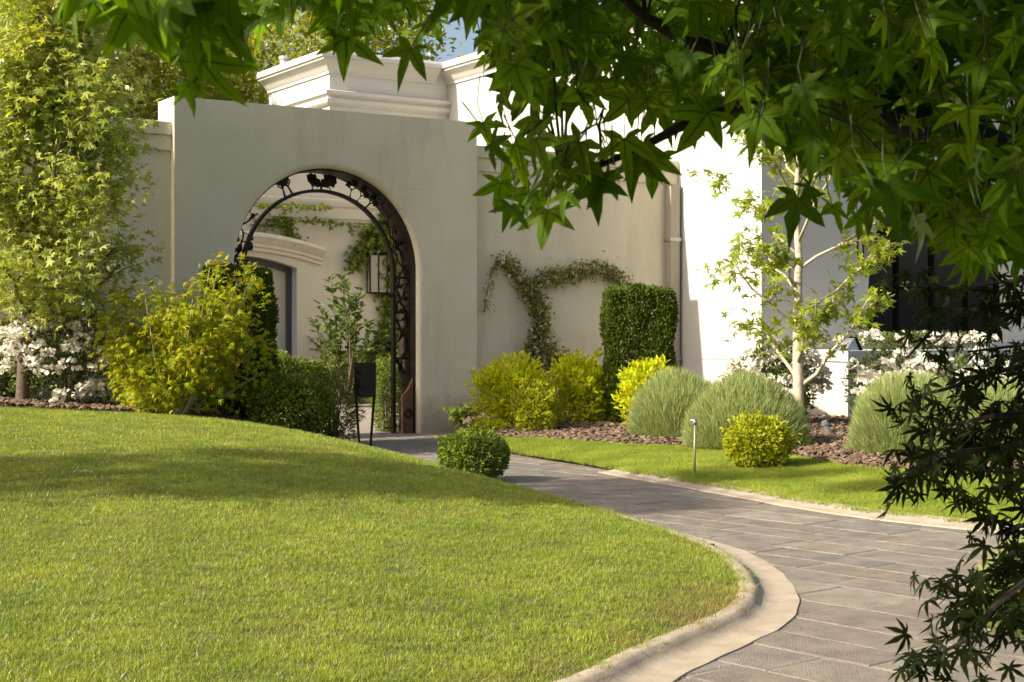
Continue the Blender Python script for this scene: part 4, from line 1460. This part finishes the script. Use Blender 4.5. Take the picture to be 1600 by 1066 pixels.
# ivy sprig at the foot of the arch pier
p = at(735, 668, 19.4); p.z = .03
iv = thing('ivy_sprig', 'dark green ivy sprig trailing over the foot of the arch pier', 'plant', p)
mb = MB()
lp = []
for (dx, dz) in ((-.38, .27), (-.25, .33), (-.12, .33), (-.05, .22), (.08, .16), (-.2, .2)):
    e = p + U * dx + Vector((0, 0, dz)) - V * .06
    mb.tube([p, p.lerp(e, .6) + Vector((0, 0, .07)), e], [.01, .008, .005], 5)
    for k in range(34):
        q = p.lerp(e, random.uniform(.3, 1.05)) + Vector((random.gauss(0, .04), random.gauss(0, .04), random.gauss(0, .035) + .03))
        lp.append(q)
lp = np.array([q[:] for q in lp])
foliage(iv, lp, rng.normal(size=lp.shape) + np.array([-.4, -.3, -.3]), rng.normal(size=lp.shape) * .5 + np.array([0, -.4, .8]), .065 * rng.uniform(.7, 1.2, len(lp)), T_STAR, L['ivy'], rest='foliage')
mb.build('stem', M['twig'], iv)


# white roses
def bloom_mesh(seed):
    r = np.random.default_rng(seed)
    n = 26
    d = unit(r.normal(size=(n, 3))); d[:, 2] = np.abs(d[:, 2]) - .25; d = unit(d)
    P = d * .55
    X, Y, Z = frames(d + r.normal(size=d.shape) * .7, d)
    tv = np.array([(0, -.1, 0), (-.3, .3, .1), (.3, .3, .1), (0, .62, .02)]) * 1.0
    v = P[:, None] + (tv[None, :, 0:1] * X[:, None] + tv[None, :, 1:2] * Y[:, None] + tv[None, :, 2:3] * Z[:, None])
    f = (np.array([(0, 3, 1), (0, 2, 3)])[None] + (np.arange(n) * 4)[:, None, None]).reshape(-1, 3)
    return raw_mesh('flower_cluster', v.reshape(-1, 3), f, L['petal'])


BLOOMS = [bloom_mesh(k) for k in range(4)]


def roses(label, base, r, n, nf, fs, seed, pts=None, low=-.2, zb=.35):
    b = bush('rose_bush', label, 'rose bush', base, r, n, .06, L['rose'], T_OVAL, group='white flowering rose bushes', lump=.3, fill=.75, seed=seed, zc=r[2] * .95, up=.5, stems=14)
    g = random.Random(seed)
    off = OFF[b.name]
    c = Vector(base) + Vector((0, 0, r[2] * .95))
    for k in range(nf):
        d = Vector((g.gauss(0, 1), g.gauss(0, 1) - .7, g.gauss(zb, .6))).normalized()
        if d.z < low: d.z = abs(d.z); d.normalize()
        q = c + Vector((d.x * r[0], d.y * r[1], d.z * r[2])) * g.uniform(1.0, 1.18)
        o = bpy.data.objects.new('flower_cluster', g.choice(BLOOMS))
        COL.objects.link(o); o.parent = b
        o.location = q - off
        s = fs * g.uniform(.7, 1.35)
        o.scale = (s * g.uniform(.9, 1.3), s, s * g.uniform(.7, .95))
        o.rotation_euler = (g.uniform(-.5, .5), g.uniform(-.5, .5), g.uniform(0, 6.28))
    return b


p = at(108, 610, 16.2); p.z = float(lawn_z(p.x, p.y))
roses('tall white rose bush beside the left tree trunk', p, (.60, .42, .62), 3600, 84, .08, 31, low=-.75, zb=.0)
p = at(15, 612, 16.6); p.z = float(lawn_z(p.x, p.y))
roses('white rose bush cut by the left picture edge', p, (.3, .35, .42), 2000, 20, .08, 35)
p = at(1210, 640, 18.1); p.z = .24
roses('white rose bush around the slender pale trunk', p, (.5, .35, .46), 4200, 30, .115, 32)
p = at(1395, 640, 17.2); p.z = .26
roses('white rose bush left of centre along the planter wall', p, (.47, .4, .42), 4200, 44, .095, 33)
p = at(1510, 640, 16.9); p.z = .26
roses('white rose bush half hidden behind the dark maple', p, (.5, .4, .40), 3400, 34, .09, 34)
p = W(5.6, -2.5, 1.075)
roses('row of white roses flowering on top of the planter wall', p, (1.0, .35, .11), 1800, 34, .085, 36, low=0)

# golden maple shrub at left
p = at(268, 642, 15.7); p.z = float(lawn_z(p.x, p.y))
gs = thing('golden_maple', 'feathery golden green maple shrub in front of the left hedge column', 'shrub', p)
mb = MB(); anchors = []
g = random.Random(12)
for k in range(44):
    tx = g.uniform(-.75, .9); ty = g.uniform(-.45, .45)
    top = 1.52 - .55 * abs((tx + .18) / .9) ** 1.2
    if .40 < tx < .85: top = 1.75 - abs(tx - .62) * 1.0
    if -.5 < tx < -.25: top = 1.98 - abs(tx + .38) * 2
    if -.25 <= tx < .3: top = 1.25 + .25 * abs(tx)
    top *= g.uniform(.35, 1.0) if k % 3 else 1.0
    e = p + Vector((tx, ty, top * .95)); b0 = p + Vector((tx * .12, ty * .12, -.05))
    m1 = b0.lerp(e, .45) + Vector((tx * .12, ty * .1, .05))
    mb.tube([b0, m1, e], [.016, .010, .003], 6)
    for q in range(26):
        f = g.uniform(.3, 1.02) if top > .6 else g.uniform(.15, 1)
        a = (b0.lerp(m1, f * 2) if f < .5 else m1.lerp(e, f * 2 - 1))
        anchors.append(a + Vector((g.gauss(0, .10), g.gauss(0, .10), g.gauss(0, .07))))
mb.build('stem', M['palebark'], gs)
an = np.array([q[:] for q in anchors])
an = np.repeat(an, 9, 0) + rng.normal(0, .055, (len(an) * 9, 3))
an = an[an[:, 2] > p.z + .03]
out = an - np.array(p + Vector((0, .1, .6)))
foliage(gs, an, out * .6 + rng.normal(size=an.shape) * .5 + np.array([0, 0, -.35]), np.array([0, -.2, 1.0]) + rng.normal(size=an.shape) * .5, .062 * rng.uniform(.7, 1.25, len(an)), T_FEATHER, L['golden'], rest='foliage')


# trees -----------------------------------------------------------------
def grow(base, top, r0, nbr, f0, f1, blen, rise, seed, twigs=3, lean=0.0, bark='bark', dens=9, spread=.07, sub=.45, curve=.15, inner=2, wall=False):
    """trunk and limbs; returns tube builder for trunk, for limbs, and leaf anchor points"""
    g = random.Random(seed)
    tr, lb, an = MB(), MB(), []
    base, top = Vector(base), Vector(top)
    ax = top - base
    n = 10
    tp = [base + ax * (i / n) + Vector((g.gauss(0, .012), g.gauss(0, .012), 0)) * (1 if i else 0) * ax.length * .25 for i in range(n + 1)]
    tr.tube([tp[0] + Vector((0, 0, -.1))] + tp, [r0 * 1.25] + [r0 * (1 - .85 * (i / n) ** 1.2) for i in range(n + 1)], 10)
    for k in range(nbr):
        f = f0 + (f1 - f0) * (k + g.uniform(-.3, .3)) / max(1, nbr - 1)
        f = max(f0, min(.97, f))
        i = min(n - 1, int(f * n)); b0 = tp[i].lerp(tp[i + 1], f * n - i)
        az = k * 2.4 + g.uniform(-.5, .5)
        if wall and math.cos(az) * V.x + math.sin(az) * V.y > .2:
            az = -az + 2 * math.atan2(U.y, U.x)      # turn limbs away from the wall
        l = blen(f) * g.uniform(.75, 1.15)
        el = rise * g.uniform(.75, 1.2)
        d = Vector((math.cos(az) * math.cos(el), math.sin(az) * math.cos(el), math.sin(el)))
        pts = [b0]
        for q in range(1, 6):
            pts.append(b0 + d * (l * q / 5) + Vector((0, 0, curve * l * (q / 5) ** 2)) + Vector((g.gauss(0, .02), g.gauss(0, .02), g.gauss(0, .015))) * l)
        rb_ = r0 * .42 * (1 - .55 * f)
        lb.tube(pts, [rb_ * (1 - .8 * q / 5) for q in range(6)], 6)
        for q in range(inner, 6):
            for w in range(dens):
                an.append((pts[q].lerp(pts[q - 1], g.random()) + Vector((g.gauss(0, spread), g.gauss(0, spread), g.gauss(0, spread * .8))), d))
        for w in range(twigs):
            q = g.randint(inner - 1, 4); s0 = pts[q]
            d2 = (d + Vector((g.gauss(0, .6), g.gauss(0, .6), g.gauss(.1, .4)))).normalized()
            e = s0 + d2 * l * sub * g.uniform(.6, 1.1)
            mid = s0.lerp(e, .5) + Vector((0, 0, .03 * l))
            lb.tube([s0, mid, e], [rb_ * .4, rb_ * .28, rb_ * .1], 5)
            for x in range(dens * 2):
                ff = g.uniform(.25, 1.05)
                an.append((s0.lerp(e, ff) + Vector((g.gauss(0, spread), g.gauss(0, spread), g.gauss(0, spread * .8))), d2))
    return tr, lb, an


def tree(name, label, base, top, r0, nbr, f0, f1, blen, rise, seed, leaf, size, mat, per=1, bark='bark', group=None, single=0, templates=None, droop=-.4, jit=.04, **kw):
    root = thing(name, label, 'tree', base, group)
    tr, lb, an = grow(base, top, r0, nbr, f0, f1, blen, rise, seed, **kw)
    tr.build('trunk', M[bark], root, smooth=True)
    lb.build('branch', M[bark], root, smooth=True)
    P = np.repeat(np.array([a[0][:] for a in an]), per, 0); d = np.repeat(np.array([a[1][:] for a in an]), per, 0)
    if per > 1: P = P + rng.normal(0, jit, P.shape)
    foliage(root, P, d + rng.normal(size=P.shape) * .8 + np.array([0, 0, droop]), np.array([0, -.15, 1.0]) + rng.normal(size=P.shape) * .55, size * rng.uniform(.7, 1.25, len(P)), templates or T_STAR, mat, 'leaf', single, 'crown')
    return root


# slender young tree in front of the house
b = at(1247, 640, 17.3); b.z = .24
tree('young_sweetgum', 'slender young tree with pale trunk among the roses', b, b + Vector((.0, .1, 3.9)), .068, 20, .10, .95,
     lambda f: (1.75 if f > .42 else 1.25) * (1.12 - .62 * f), .68, 44, 'star', .105, L['youngtree'], per=1, bark='palebark', single=300, dens=8, spread=.085, twigs=4, sub=.38, curve=.06, inner=3)
# left tree
b = at(34, 615, 15.9); b.z = float(lawn_z(b.x, b.y))
tree('left_tree', 'leafy light green tree at the left edge with brown trunk', b, b + Vector((.25, .1, 4.6)), .068, 34, .17, .98,
     lambda f: (1.42 if f < .62 else 1.0) * (1 - .4 * f) if f > .3 else 1.0, .42, 52, 'star', .078, L['lefttree'], per=3, single=0, dens=9, spread=.12, twigs=5, templates=T_STAR, jit=.10, wall=True)


def mass_tree(name, label, base, h, rad, n, size, mat, seed, group=None, templates=T_DIA, clumps=60, trunk_r=.2, zlow=.3):
    base = Vector(base)
    root = thing(name, label, 'tree', base, group)
    g = np.random.default_rng(seed)
    c = np.array(base) + np.array([0, 0, h * (zlow + (1 - zlow) / 2)])
    R = np.array([rad, rad, h * (1 - zlow) / 2])
    d = unit(g.normal(size=(clumps, 3))) * (g.random(clumps) ** .4)[:, None]
    cc = c + d * R * .9
    k = g.integers(0, clumps, n)
    P = cc[k] + g.normal(size=(n, 3)) * (rad * .17 * g.uniform(.6, 1.3, clumps)[k])[:, None]
    foliage(root, P, (P - c) * .4 + g.normal(size=P.shape) + np.array([0, 0, -.3]), np.array([0, 0, .8]) + g.normal(size=P.shape) * .7, size * g.uniform(.7, 1.3, n), templates, mat, rest='crown')
    mb = MB()
    mb.tube([base + Vector((0, 0, -.2)), base + Vector((.05, 0, h * .4)), base + Vector((0, 0, h * .85))], [trunk_r * 1.2, trunk_r * .8, trunk_r * .2], 9)
    mb.build('trunk', M['bark'], root, smooth=True)
    mb = MB()
    for j in range(0, clumps, 3):
        e = Vector(cc[j]); s0 = base + Vector((0, 0, h * float(g.uniform(.25, .6))))
        mb.tube([s0, s0.lerp(e, .5) + Vector((0, 0, .15)), e], [trunk_r * .35, trunk_r * .2, trunk_r * .06], 5)
    mb.build('branch', M['bark'], root)
    return root


mass_tree('garden_tree', 'bright green tree standing behind the left wall top', at(330, 520, 34) * 1.0 - Vector((0, 0, 1.3)), 9.0, 2.7, 15000, .17, L['backtree'], 61, 'trees behind the left wall', clumps=80)
mass_tree('garden_tree', 'dense green tree behind the left wall nearer the picture edge', at(150, 520, 31) - Vector((0, 0, 1.3)), 8.0, 2.8, 15000, .17, L['backtree'], 62, 'trees behind the left wall', clumps=80)
mass_tree('garden_tree', 'tall pale green tree at the top left picture corner', at(20, 520, 28) - Vector((0, 0, 1.3)), 9.5, 2.4, 12000, .16, L['lefttree'], 63, 'trees behind the left wall', clumps=80)
mass_tree('garden_tree', 'yellow green tree rising behind the rear house block', at(520, 520, 40) - Vector((0, 0, 1.3)), 11.5, 3.0, 15000, .19, L['backtree'], 64, 'trees behind the left wall', clumps=80)
# trees left of the picture whose shade falls across the lawn
mass_tree('garden_tree', 'garden tree left of the lawn casting streaked shade', (-10, 6.5, 0), 9.4, 1.3, 3300, .19, L['backtree'], 65, 'trees left of the lawn', clumps=17, zlow=.45)
mass_tree('garden_tree', 'taller garden tree left of the lawn whose shade reaches the path', (-12.2, 4.9, 0), 12.2, 1.1, 2300, .19, L['backtree'], 67, 'trees left of the lawn', clumps=17, zlow=.58)


# vines on walls ---------------------------------------------------------
def wall_vine(name, label, lines, t, mat, size, dens, width, templates, flowers=0, cat='vine', out=.07):
    p0 = on_wall(*lines[0][0], t)
    root = thing(name, label, cat, (p0.x, p0.y, max(0, p0.z)))
    mb = MB(); pts = []
    for ln in lines:
        w = [on_wall(x, y, t) - V * .02 for x, y in ln]
        mb.tube(w, [.007] * len(w), 6)
        for a, b_ in zip(w[:-1], w[1:]):
            m = max(1, int((b_ - a).length * dens))
            for k in range(m):
                q = a.lerp(b_, random.random())
                pts.append(q + U * random.gauss(0, width) + Vector((0, 0, random.gauss(0, width))) - V * abs(random.gauss(0, out)))
    P = np.array([q[:] for q in pts])
    nv = -np.array(V)
    foliage(root, P, rng.normal(size=P.shape) + np.array([0, 0, -.3]), nv * .8 + rng.normal(size=P.shape) * .6, size * rng.uniform(.6, 1.25, len(P)), templates, mat, rest='foliage')
    mb.build('stem', M['bark'], root)
    for k in range(flowers):
        q = pts[random.randrange(len(pts))] - V * .03
        o = bpy.data.objects.new('blossom', BLOOMS[k % 4]); COL.objects.link(o); o.parent = root
        o.location = q - OFF[root.name]; s = random.uniform(.018, .036); o.scale = (s, s, s); o.rotation_euler = (random.uniform(0, 6), random.uniform(0, 6), 0)
    return root


wall_vine('jasmine_vine', 'forked jasmine vine with small pale flowers on the right wall',
          [[(835, 610), (834, 570), (846, 535), (842, 500), (828, 465), (838, 440), (862, 430)], [(828, 472), (812, 440), (795, 415), (778, 408)], [(838, 440), (870, 432), (905, 424), (935, 420), (958, 430), (970, 446)], [(832, 600), (856, 545), (870, 560), (885, 575)], [(836, 520), (822, 550), (825, 590)], [(845, 470), (840, 520), (838, 560)]],
          .2, L['vine'], .058, 900, .065, T_OVAL, 120)
wall_vine('jasmine_vine', 'thin trailing jasmine tendril on the wall beside the arch edge',
          [[(778, 408), (766, 425), (760, 455), (755, 488)]], .2, L['vine'], .045, 170, .03, T_OVAL, 5)
wall_vine('ivy_vine', 'green ivy climbing around the courtyard lantern',
          [[(612, 560), (606, 500), (604, 450), (596, 390), (590, 340)], [(604, 470), (612, 420), (608, 380), (600, 345)], [(600, 350), (575, 372), (560, 395), (545, 420)], [(615, 600), (610, 520), (618, 440)], [(608, 500), (600, 540), (612, 580)]], CT, L['ivy'], .085, 330, .085, T_STAR)
wall_vine('ivy_vine', 'hanging ivy clump above the courtyard door hood',
          [[(425, 345), (445, 350), (450, 375)], [(440, 335), (450, 360), (468, 385)], [(398, 352), (430, 352), (455, 345)]], CT, L['ivy'], .06, 170, .055, T_STAR)
wall_vine('ivy_vine', 'thin ivy runner along the courtyard cornice',
          [[(395, 322), (440, 324), (480, 326), (515, 326)], [(455, 345), (500, 347), (540, 352), (575, 356)], [(515, 350), (514, 362)], [(545, 354), (548, 366)]], CT - .13, L['ivy'], .05, 130, .025, T_STAR)
wall_vine('ivy_vine', 'reddish bare creeper low on the courtyard wall behind the sign',
          [[(480, 525), (500, 545), (520, 560)], [(485, 545), (515, 548)], [(500, 520), (512, 545)], [(560, 545), (590, 535), (612, 525)], [(590, 570), (605, 545), (615, 535)], [(540, 555), (575, 545)]], CT, mat_leaf('creeper_leaf', (0.06, .045, .02), (.11, .07, .03), .3), .05, 70, .03, T_LANCE)

# glossy shrub in the courtyard
p = at(540, 615, 23.0); p.z = .22
sh = thing('glossy_shrub', 'glossy broad leaved shrub against the courtyard wall', 'shrub', p)
mb = MB(); lp, ld = [], []
g = random.Random(77)
for (px, py) in ((518, 440), (535, 432), (545, 450), (562, 455), (500, 480), (492, 505), (515, 500), (540, 490), (560, 490), (580, 505), (600, 500), (525, 530), (550, 520), (575, 530), (595, 530), (530, 470), (555, 475), (610, 515)):
    e = at(px, py, 23.2 + g.uniform(-.35, .35))
    b0 = p + Vector((g.gauss(0, .05), g.gauss(0, .05), 0))
    mid = b0.lerp(e, .55) + Vector((0, 0, -.05))
    mb.tube([b0, mid, e], [.018, .011, .004], 6)
    for k in range(46):
        f = g.uniform(.5, 1.03)
        q = mid.lerp(e, f * 2 - 1) if f > .5 else b0.lerp(mid, f * 2)
        a = g.uniform(0, 6.28)
        dv = (e - mid).normalized() * .8 + Vector((math.cos(a), math.sin(a), .15))
        lp.append(q[:] if True else q); ld.append(dv[:])
lp = np.array(lp) + rng.normal(0, .02, (len(lp), 3)); ld = np.array(ld)
foliage(sh, lp, ld, np.array([0, -.3, 1]) + rng.normal(size=lp.shape) * .4, .13 * rng.uniform(.7, 1.2, len(lp)), T_OVAL, L['glossy'], 'leaf', 260, 'foliage')
mb.build('stem', M['bark'], sh)
# low courtyard hedge along the wall
for (s0, s1, label) in ((-3.6, .25, 'low clipped hedge in the courtyard left of the sign panel'), (.3, 3.0, 'low clipped hedge in the courtyard right of the sign panel')):
    ln = s1 - s0
    n = int(ln * 4200)
    s = rng.uniform(s0, s1, n); u = rng.random(n)
    hgt = .62 + .08 * np.sin(s * 5) + .05 * np.sin(s * 11)
    root = thing('courtyard_hedge', label, 'hedge', W((s0 + s1) / 2, 4.55, .24))
    tt = np.where(u < .55, 4.2 - .05 * rng.random(n), 4.2 + .6 * rng.random(n)); zz = np.where(u < .55, hgt * rng.random(n), hgt - .08 * rng.random(n))
    P = np.array([W(a, b_, c)[:] for a, b_, c in zip(s, tt, .22 + zz)]) + rng.normal(0, .045, (n, 3))
    foliage(root, P, rng.normal(size=P.shape) + np.array([.2, -.4, .8]), rng.normal(size=P.shape) * .6 + np.array([.3, -.6, .6]), .055 * rng.uniform(.7, 1.3, n), T_OVAL, L['box'], rest='foliage')
    mb = MB()
    for k in range(int(ln * 4)):
        q = W(s0 + ln * (k + .5) / int(ln * 4), 4.5, .15); mb.tube([q, q + Vector((0, 0, .5))], [.012, .005], 5)
    mb.build('stem', M['bark'], root)

# ------------------------------------------------------------------ foreground sweetgum: trunk outside the frame, boughs hanging into it
fg = thing('sweetgum_tree', 'overhanging sweetgum with large dark star shaped leaves in the foreground', 'tree', (3.3, 3.4, 0))
tr = MB(); tr.tube([(3.3, 3.4, -.1), (3.28, 3.4, .8), (3.2, 3.36, 1.6), (3.1, 3.3, 2.6), (3.0, 3.2, 4.2)], [.23, .19, .17, .14, .07], 12); tr.build('trunk', M['darkbark'], fg, smooth=True)
bough = [[(3.2, 3.36, 1.35), (2.2, 3.2, 1.5), at(1680, 275, 3.05), at(1590, 258, 3.0), at(1500, 222, 2.95), at(1420, 185, 2.9), at(1330, 150, 2.85), at(1240, 120, 2.8), at(1150, 92, 2.75), at(1080, 66, 2.7), at(1010, 30, 2.65), at(930, -40, 2.6)],
         [at(1240, 120, 2.8), at(1160, 165, 2.72), at(1060, 200, 2.65), at(1000, 232, 2.6), at(940, 258, 2.55), at(880, 275, 2.5)],
         [(3.1, 3.3, 2.5), (1.8, 2.9, 2.4), (.9, 2.6, 2.25), (.2, 2.4, 2.05), (-.3, 2.2, 1.98), (-.8, 2.0, 1.95)],
         [at(1500, 222, 2.95), at(1470, 300, 2.9), at(1440, 380, 2.85)]]
rads = [[.085, .075, .06, .052, .044, .036, .028, .023, .018, .014, .010, .006], [.014, .011, .009, .007, .005, .003], [.08, .06, .045, .03, .018, .008], [.016, .011, .005]]
for pts, rd in zip(bough, rads):
    mb = MB(); mb.tube(pts, rd, 9); mb.build('branch', M['darkbark'], fg, smooth=True)
LBx = [90, 200, 290, 340, 420, 470, 540, 600, 640, 700, 740, 790, 840, 900, 960, 1040, 1120, 1200, 1300, 1400, 1500, 1620]
LBy = [15, 15, 85, 70, 55, 15, 60, 45, 70, 20, 45, 130, 170, 165, 170, 190, 200, 222, 275, 355, 415, 430]
g = random.Random(2)
px, py, dep = [], [], []
while len(px) < 1250:
    x = g.uniform(95, 1640); lo = float(np.interp(x, LBx, LBy))
    y = g.uniform(-70, 500)
    if y > lo: continue
    if x < 720 and g.random() < .25: continue
    d = g.uniform(2.1, 3.4)
    if x < 360: d = g.uniform(1.35, 1.9) if x < 260 else g.uniform(1.7, 2.4)
    if x > 900 and len(px) > 330: d = g.uniform(2.6, 3.9)
    px.append(x); py.append(y); dep.append(d)
for (x, y) in ((818, 318), (848, 322), (870, 290), (905, 285), (940, 290), (800, 262), (842, 238), (965, 262), (990, 270), (885, 255), (925, 248), (782, 300), (795, 335), (828, 300), (852, 345), (858, 265), (878, 312), (915, 270), (930, 305), (950, 245), (975, 235), (890, 240), (820, 275), (808, 248), (1005, 245), (1020, 265), (760, 205), (775, 235), (1240, 330), (1305, 335), (1262, 300), (1340, 350), (300, 150), (540, 82), (632, 90), (330, 120), (780, 160), (835, 205)):
    px.append(x); py.append(y); dep.append(g.uniform(2.35, 2.75) if x > 350 else 2.0)
P = np.array([at(x, y, d)[:] for x, y, d in zip(px, py, dep)])
n = len(P)
D = np.array([0, -.05, -1.0]) + rng.normal(size=(n, 3)) * np.array([.42, .5, .3])
Nn = np.array([-.1, -.75, .5]) + rng.normal(size=(n, 3)) * .45
S_ = .064 * rng.uniform(.62, 1.28, n)
P2 = P - unit(D) * (S_ * .3)[:, None]
foliage(fg, P2, D, Nn, S_, T_BIG, L['sweetgum'], 'leaf', 300, 'foliage')
# petioles and twigs for the hanging leaves
mb = MB()
for i in range(n):
    a = Vector(P2[i]); d = Vector(unit(D[i:i + 1])[0])
    e = a - d * .05 + Vector((g.gauss(0, .01), g.gauss(0, .01), .035))
    mb.tube([a, a - d * .03 + Vector((0, 0, .006)), e], [.0011, .0011, .0014], 4, cap=False)
mb.build('leaf_stalk', M['stalk'], fg)['kind'] = 'stuff'
mb = MB()
allb = [Vector(q) for pts in bough for q in pts]
for i in range(0, n, 3):
    a = Vector(P2[i]) + Vector((0, 0, .05))
    nb = min(allb, key=lambda q: (q - a).length)
    if (nb - a).length < .4 and i % 2 == 0:
        mb.tube([a, a.lerp(nb, .35) + Vector((.01, 0, .05)), a.lerp(nb, .7) + Vector((0, .01, .05)), nb], [.0014, .002, .0026, .003], 5, cap=False)
mb.build('twig', M['darkbark'], fg)['kind'] = 'stuff'
# the rest of the crown, out of frame, thickened to shade the hanging leaves
m = 3800
P = np.stack([rng.uniform(-.8, 4.5, m), rng.uniform(1.3, 4.6, m), rng.uniform(2.0, 4.6, m)], 1)
m2 = 12500  # extra unseen leaf mass, added only to darken the boughs and maple at right
P = np.concatenate([P, np.stack([rng.uniform(-1.3, 2.6, m2), rng.uniform(-.9, 3.1, m2), rng.uniform(2.2, 4.7, m2)], 1)])
pp = proj(P)
P = P[(pp[:, 1] < -60) | (pp[:, 0] > 1640) | (pp[:, 0] < -800) | (P[:, 1] < .6)]
n = len(P)
foliage(fg, P, np.array([0, 0, -1.0]) + rng.normal(size=(n, 3)) * .5, np.array([-.1, -.3, .9]) + rng.normal(size=(n, 3)) * .45, .085 * rng.uniform(.75, 1.2, n), T_BIG, L['sweetgum'], 'leaf', 0, 'crown')

# ------------------------------------------------------------------ dark cut-leaf maple at the right edge
ac = thing('dark_maple', 'dark cut-leaf Japanese maple reaching in at the right edge', 'tree', (2.1, 3.9, 0))
tr = MB(); tr.tube([(2.1, 3.9, -.05), (2.05, 3.9, .5), (1.95, 3.85, 1.1), (1.85, 3.8, 1.9)], [.05, .042, .032, .015], 9); tr.build('trunk', M['darkbark'], ac, smooth=True)
sprays = [([(1720, 470), (1600, 470), (1500, 480), (1430, 510), (1385, 560)], 3.9, 60), ([(1720, 540), (1600, 560), (1500, 590), (1440, 610), (1395, 620)], 3.7, 80),
          ([(1720, 600), (1620, 640), (1520, 650), (1450, 665), (1405, 650)], 3.6, 80), ([(1720, 640), (1620, 690), (1540, 700), (1470, 705), (1400, 735), (1360, 745)], 3.5, 90),
          ([(1720, 560), (1620, 600), (1560, 640), (1500, 690), (1470, 740)], 3.8, 80), ([(1720, 500), (1640, 560), (1560, 620), (1530, 690), (1500, 740)], 3.6, 70),
          ([(1740, 760), (1640, 770), (1590, 760), (1540, 770)], 3.3, 40), ([(1760, 830), (1660, 840), (1600, 850), (1540, 870), (1500, 900), (1450, 925)], 3.2, 80),
          ([(1760, 870), (1640, 880), (1580, 900), (1520, 950), (1480, 1000), (1440, 1020), (1395, 1032)], 3.1, 80), ([(1700, 850), (1600, 870), (1560, 910), (1500, 985), (1470, 1040)], 3.2, 60),
          ([(1760, 800), (1640, 810), (1570, 820), (1530, 835)], 3.4, 45), ([(1760, 980), (1660, 985), (1600, 985), (1565, 990)], 3.0, 16), ([(1720, 520), (1640, 520), (1560, 540), (1480, 550)], 4.0, 70),
          ([(1720, 430), (1640, 430), (1540, 440), (1450, 450), (1400, 440)], 4.0, 50), ([(1720, 660), (1640, 720), (1600, 740)], 3.7, 60)]
mb = MB(); lp, ld = [], []
for ln, D0, cnt in sprays:
    w = [at(x + 32, y, D0 + .25 * math.sin(i * 1.3 + y)) for i, (x, y) in enumerate(ln)]
    mb.tube([Vector((2.0, 3.87, min(1.6, max(.4, w[0].z))))] + w, [.014] + [.009 - .0075 * i / len(w) for i in range(len(w))], 5)
    for k in range(int(cnt * .8)):
        i = g.randrange(1, len(w)); q = w[i - 1].lerp(w[i], g.random())
        o_ = Vector((g.gauss(0, .04), g.gauss(0, .09), g.gauss(-.01, .035)))
        lp.append((q + o_)[:]); dd = (w[i] - w[i - 1]).normalized() * .7 + o_.normalized() * .6 + Vector((0, 0, -.6))
        ld.append(dd[:])
lp = np.array(lp); ld = np.array(ld)
mb.build('branch', M['darkbark'], ac)
foliage(ac, lp, ld + rng.normal(size=lp.shape) * .25, np.array([-.1, -.45, .8]) + rng.normal(size=lp.shape) * .5, .052 * rng.uniform(.65, 1.25, len(lp)), T_MAPLE, L['acer'], 'leaf', 300, 'crown')
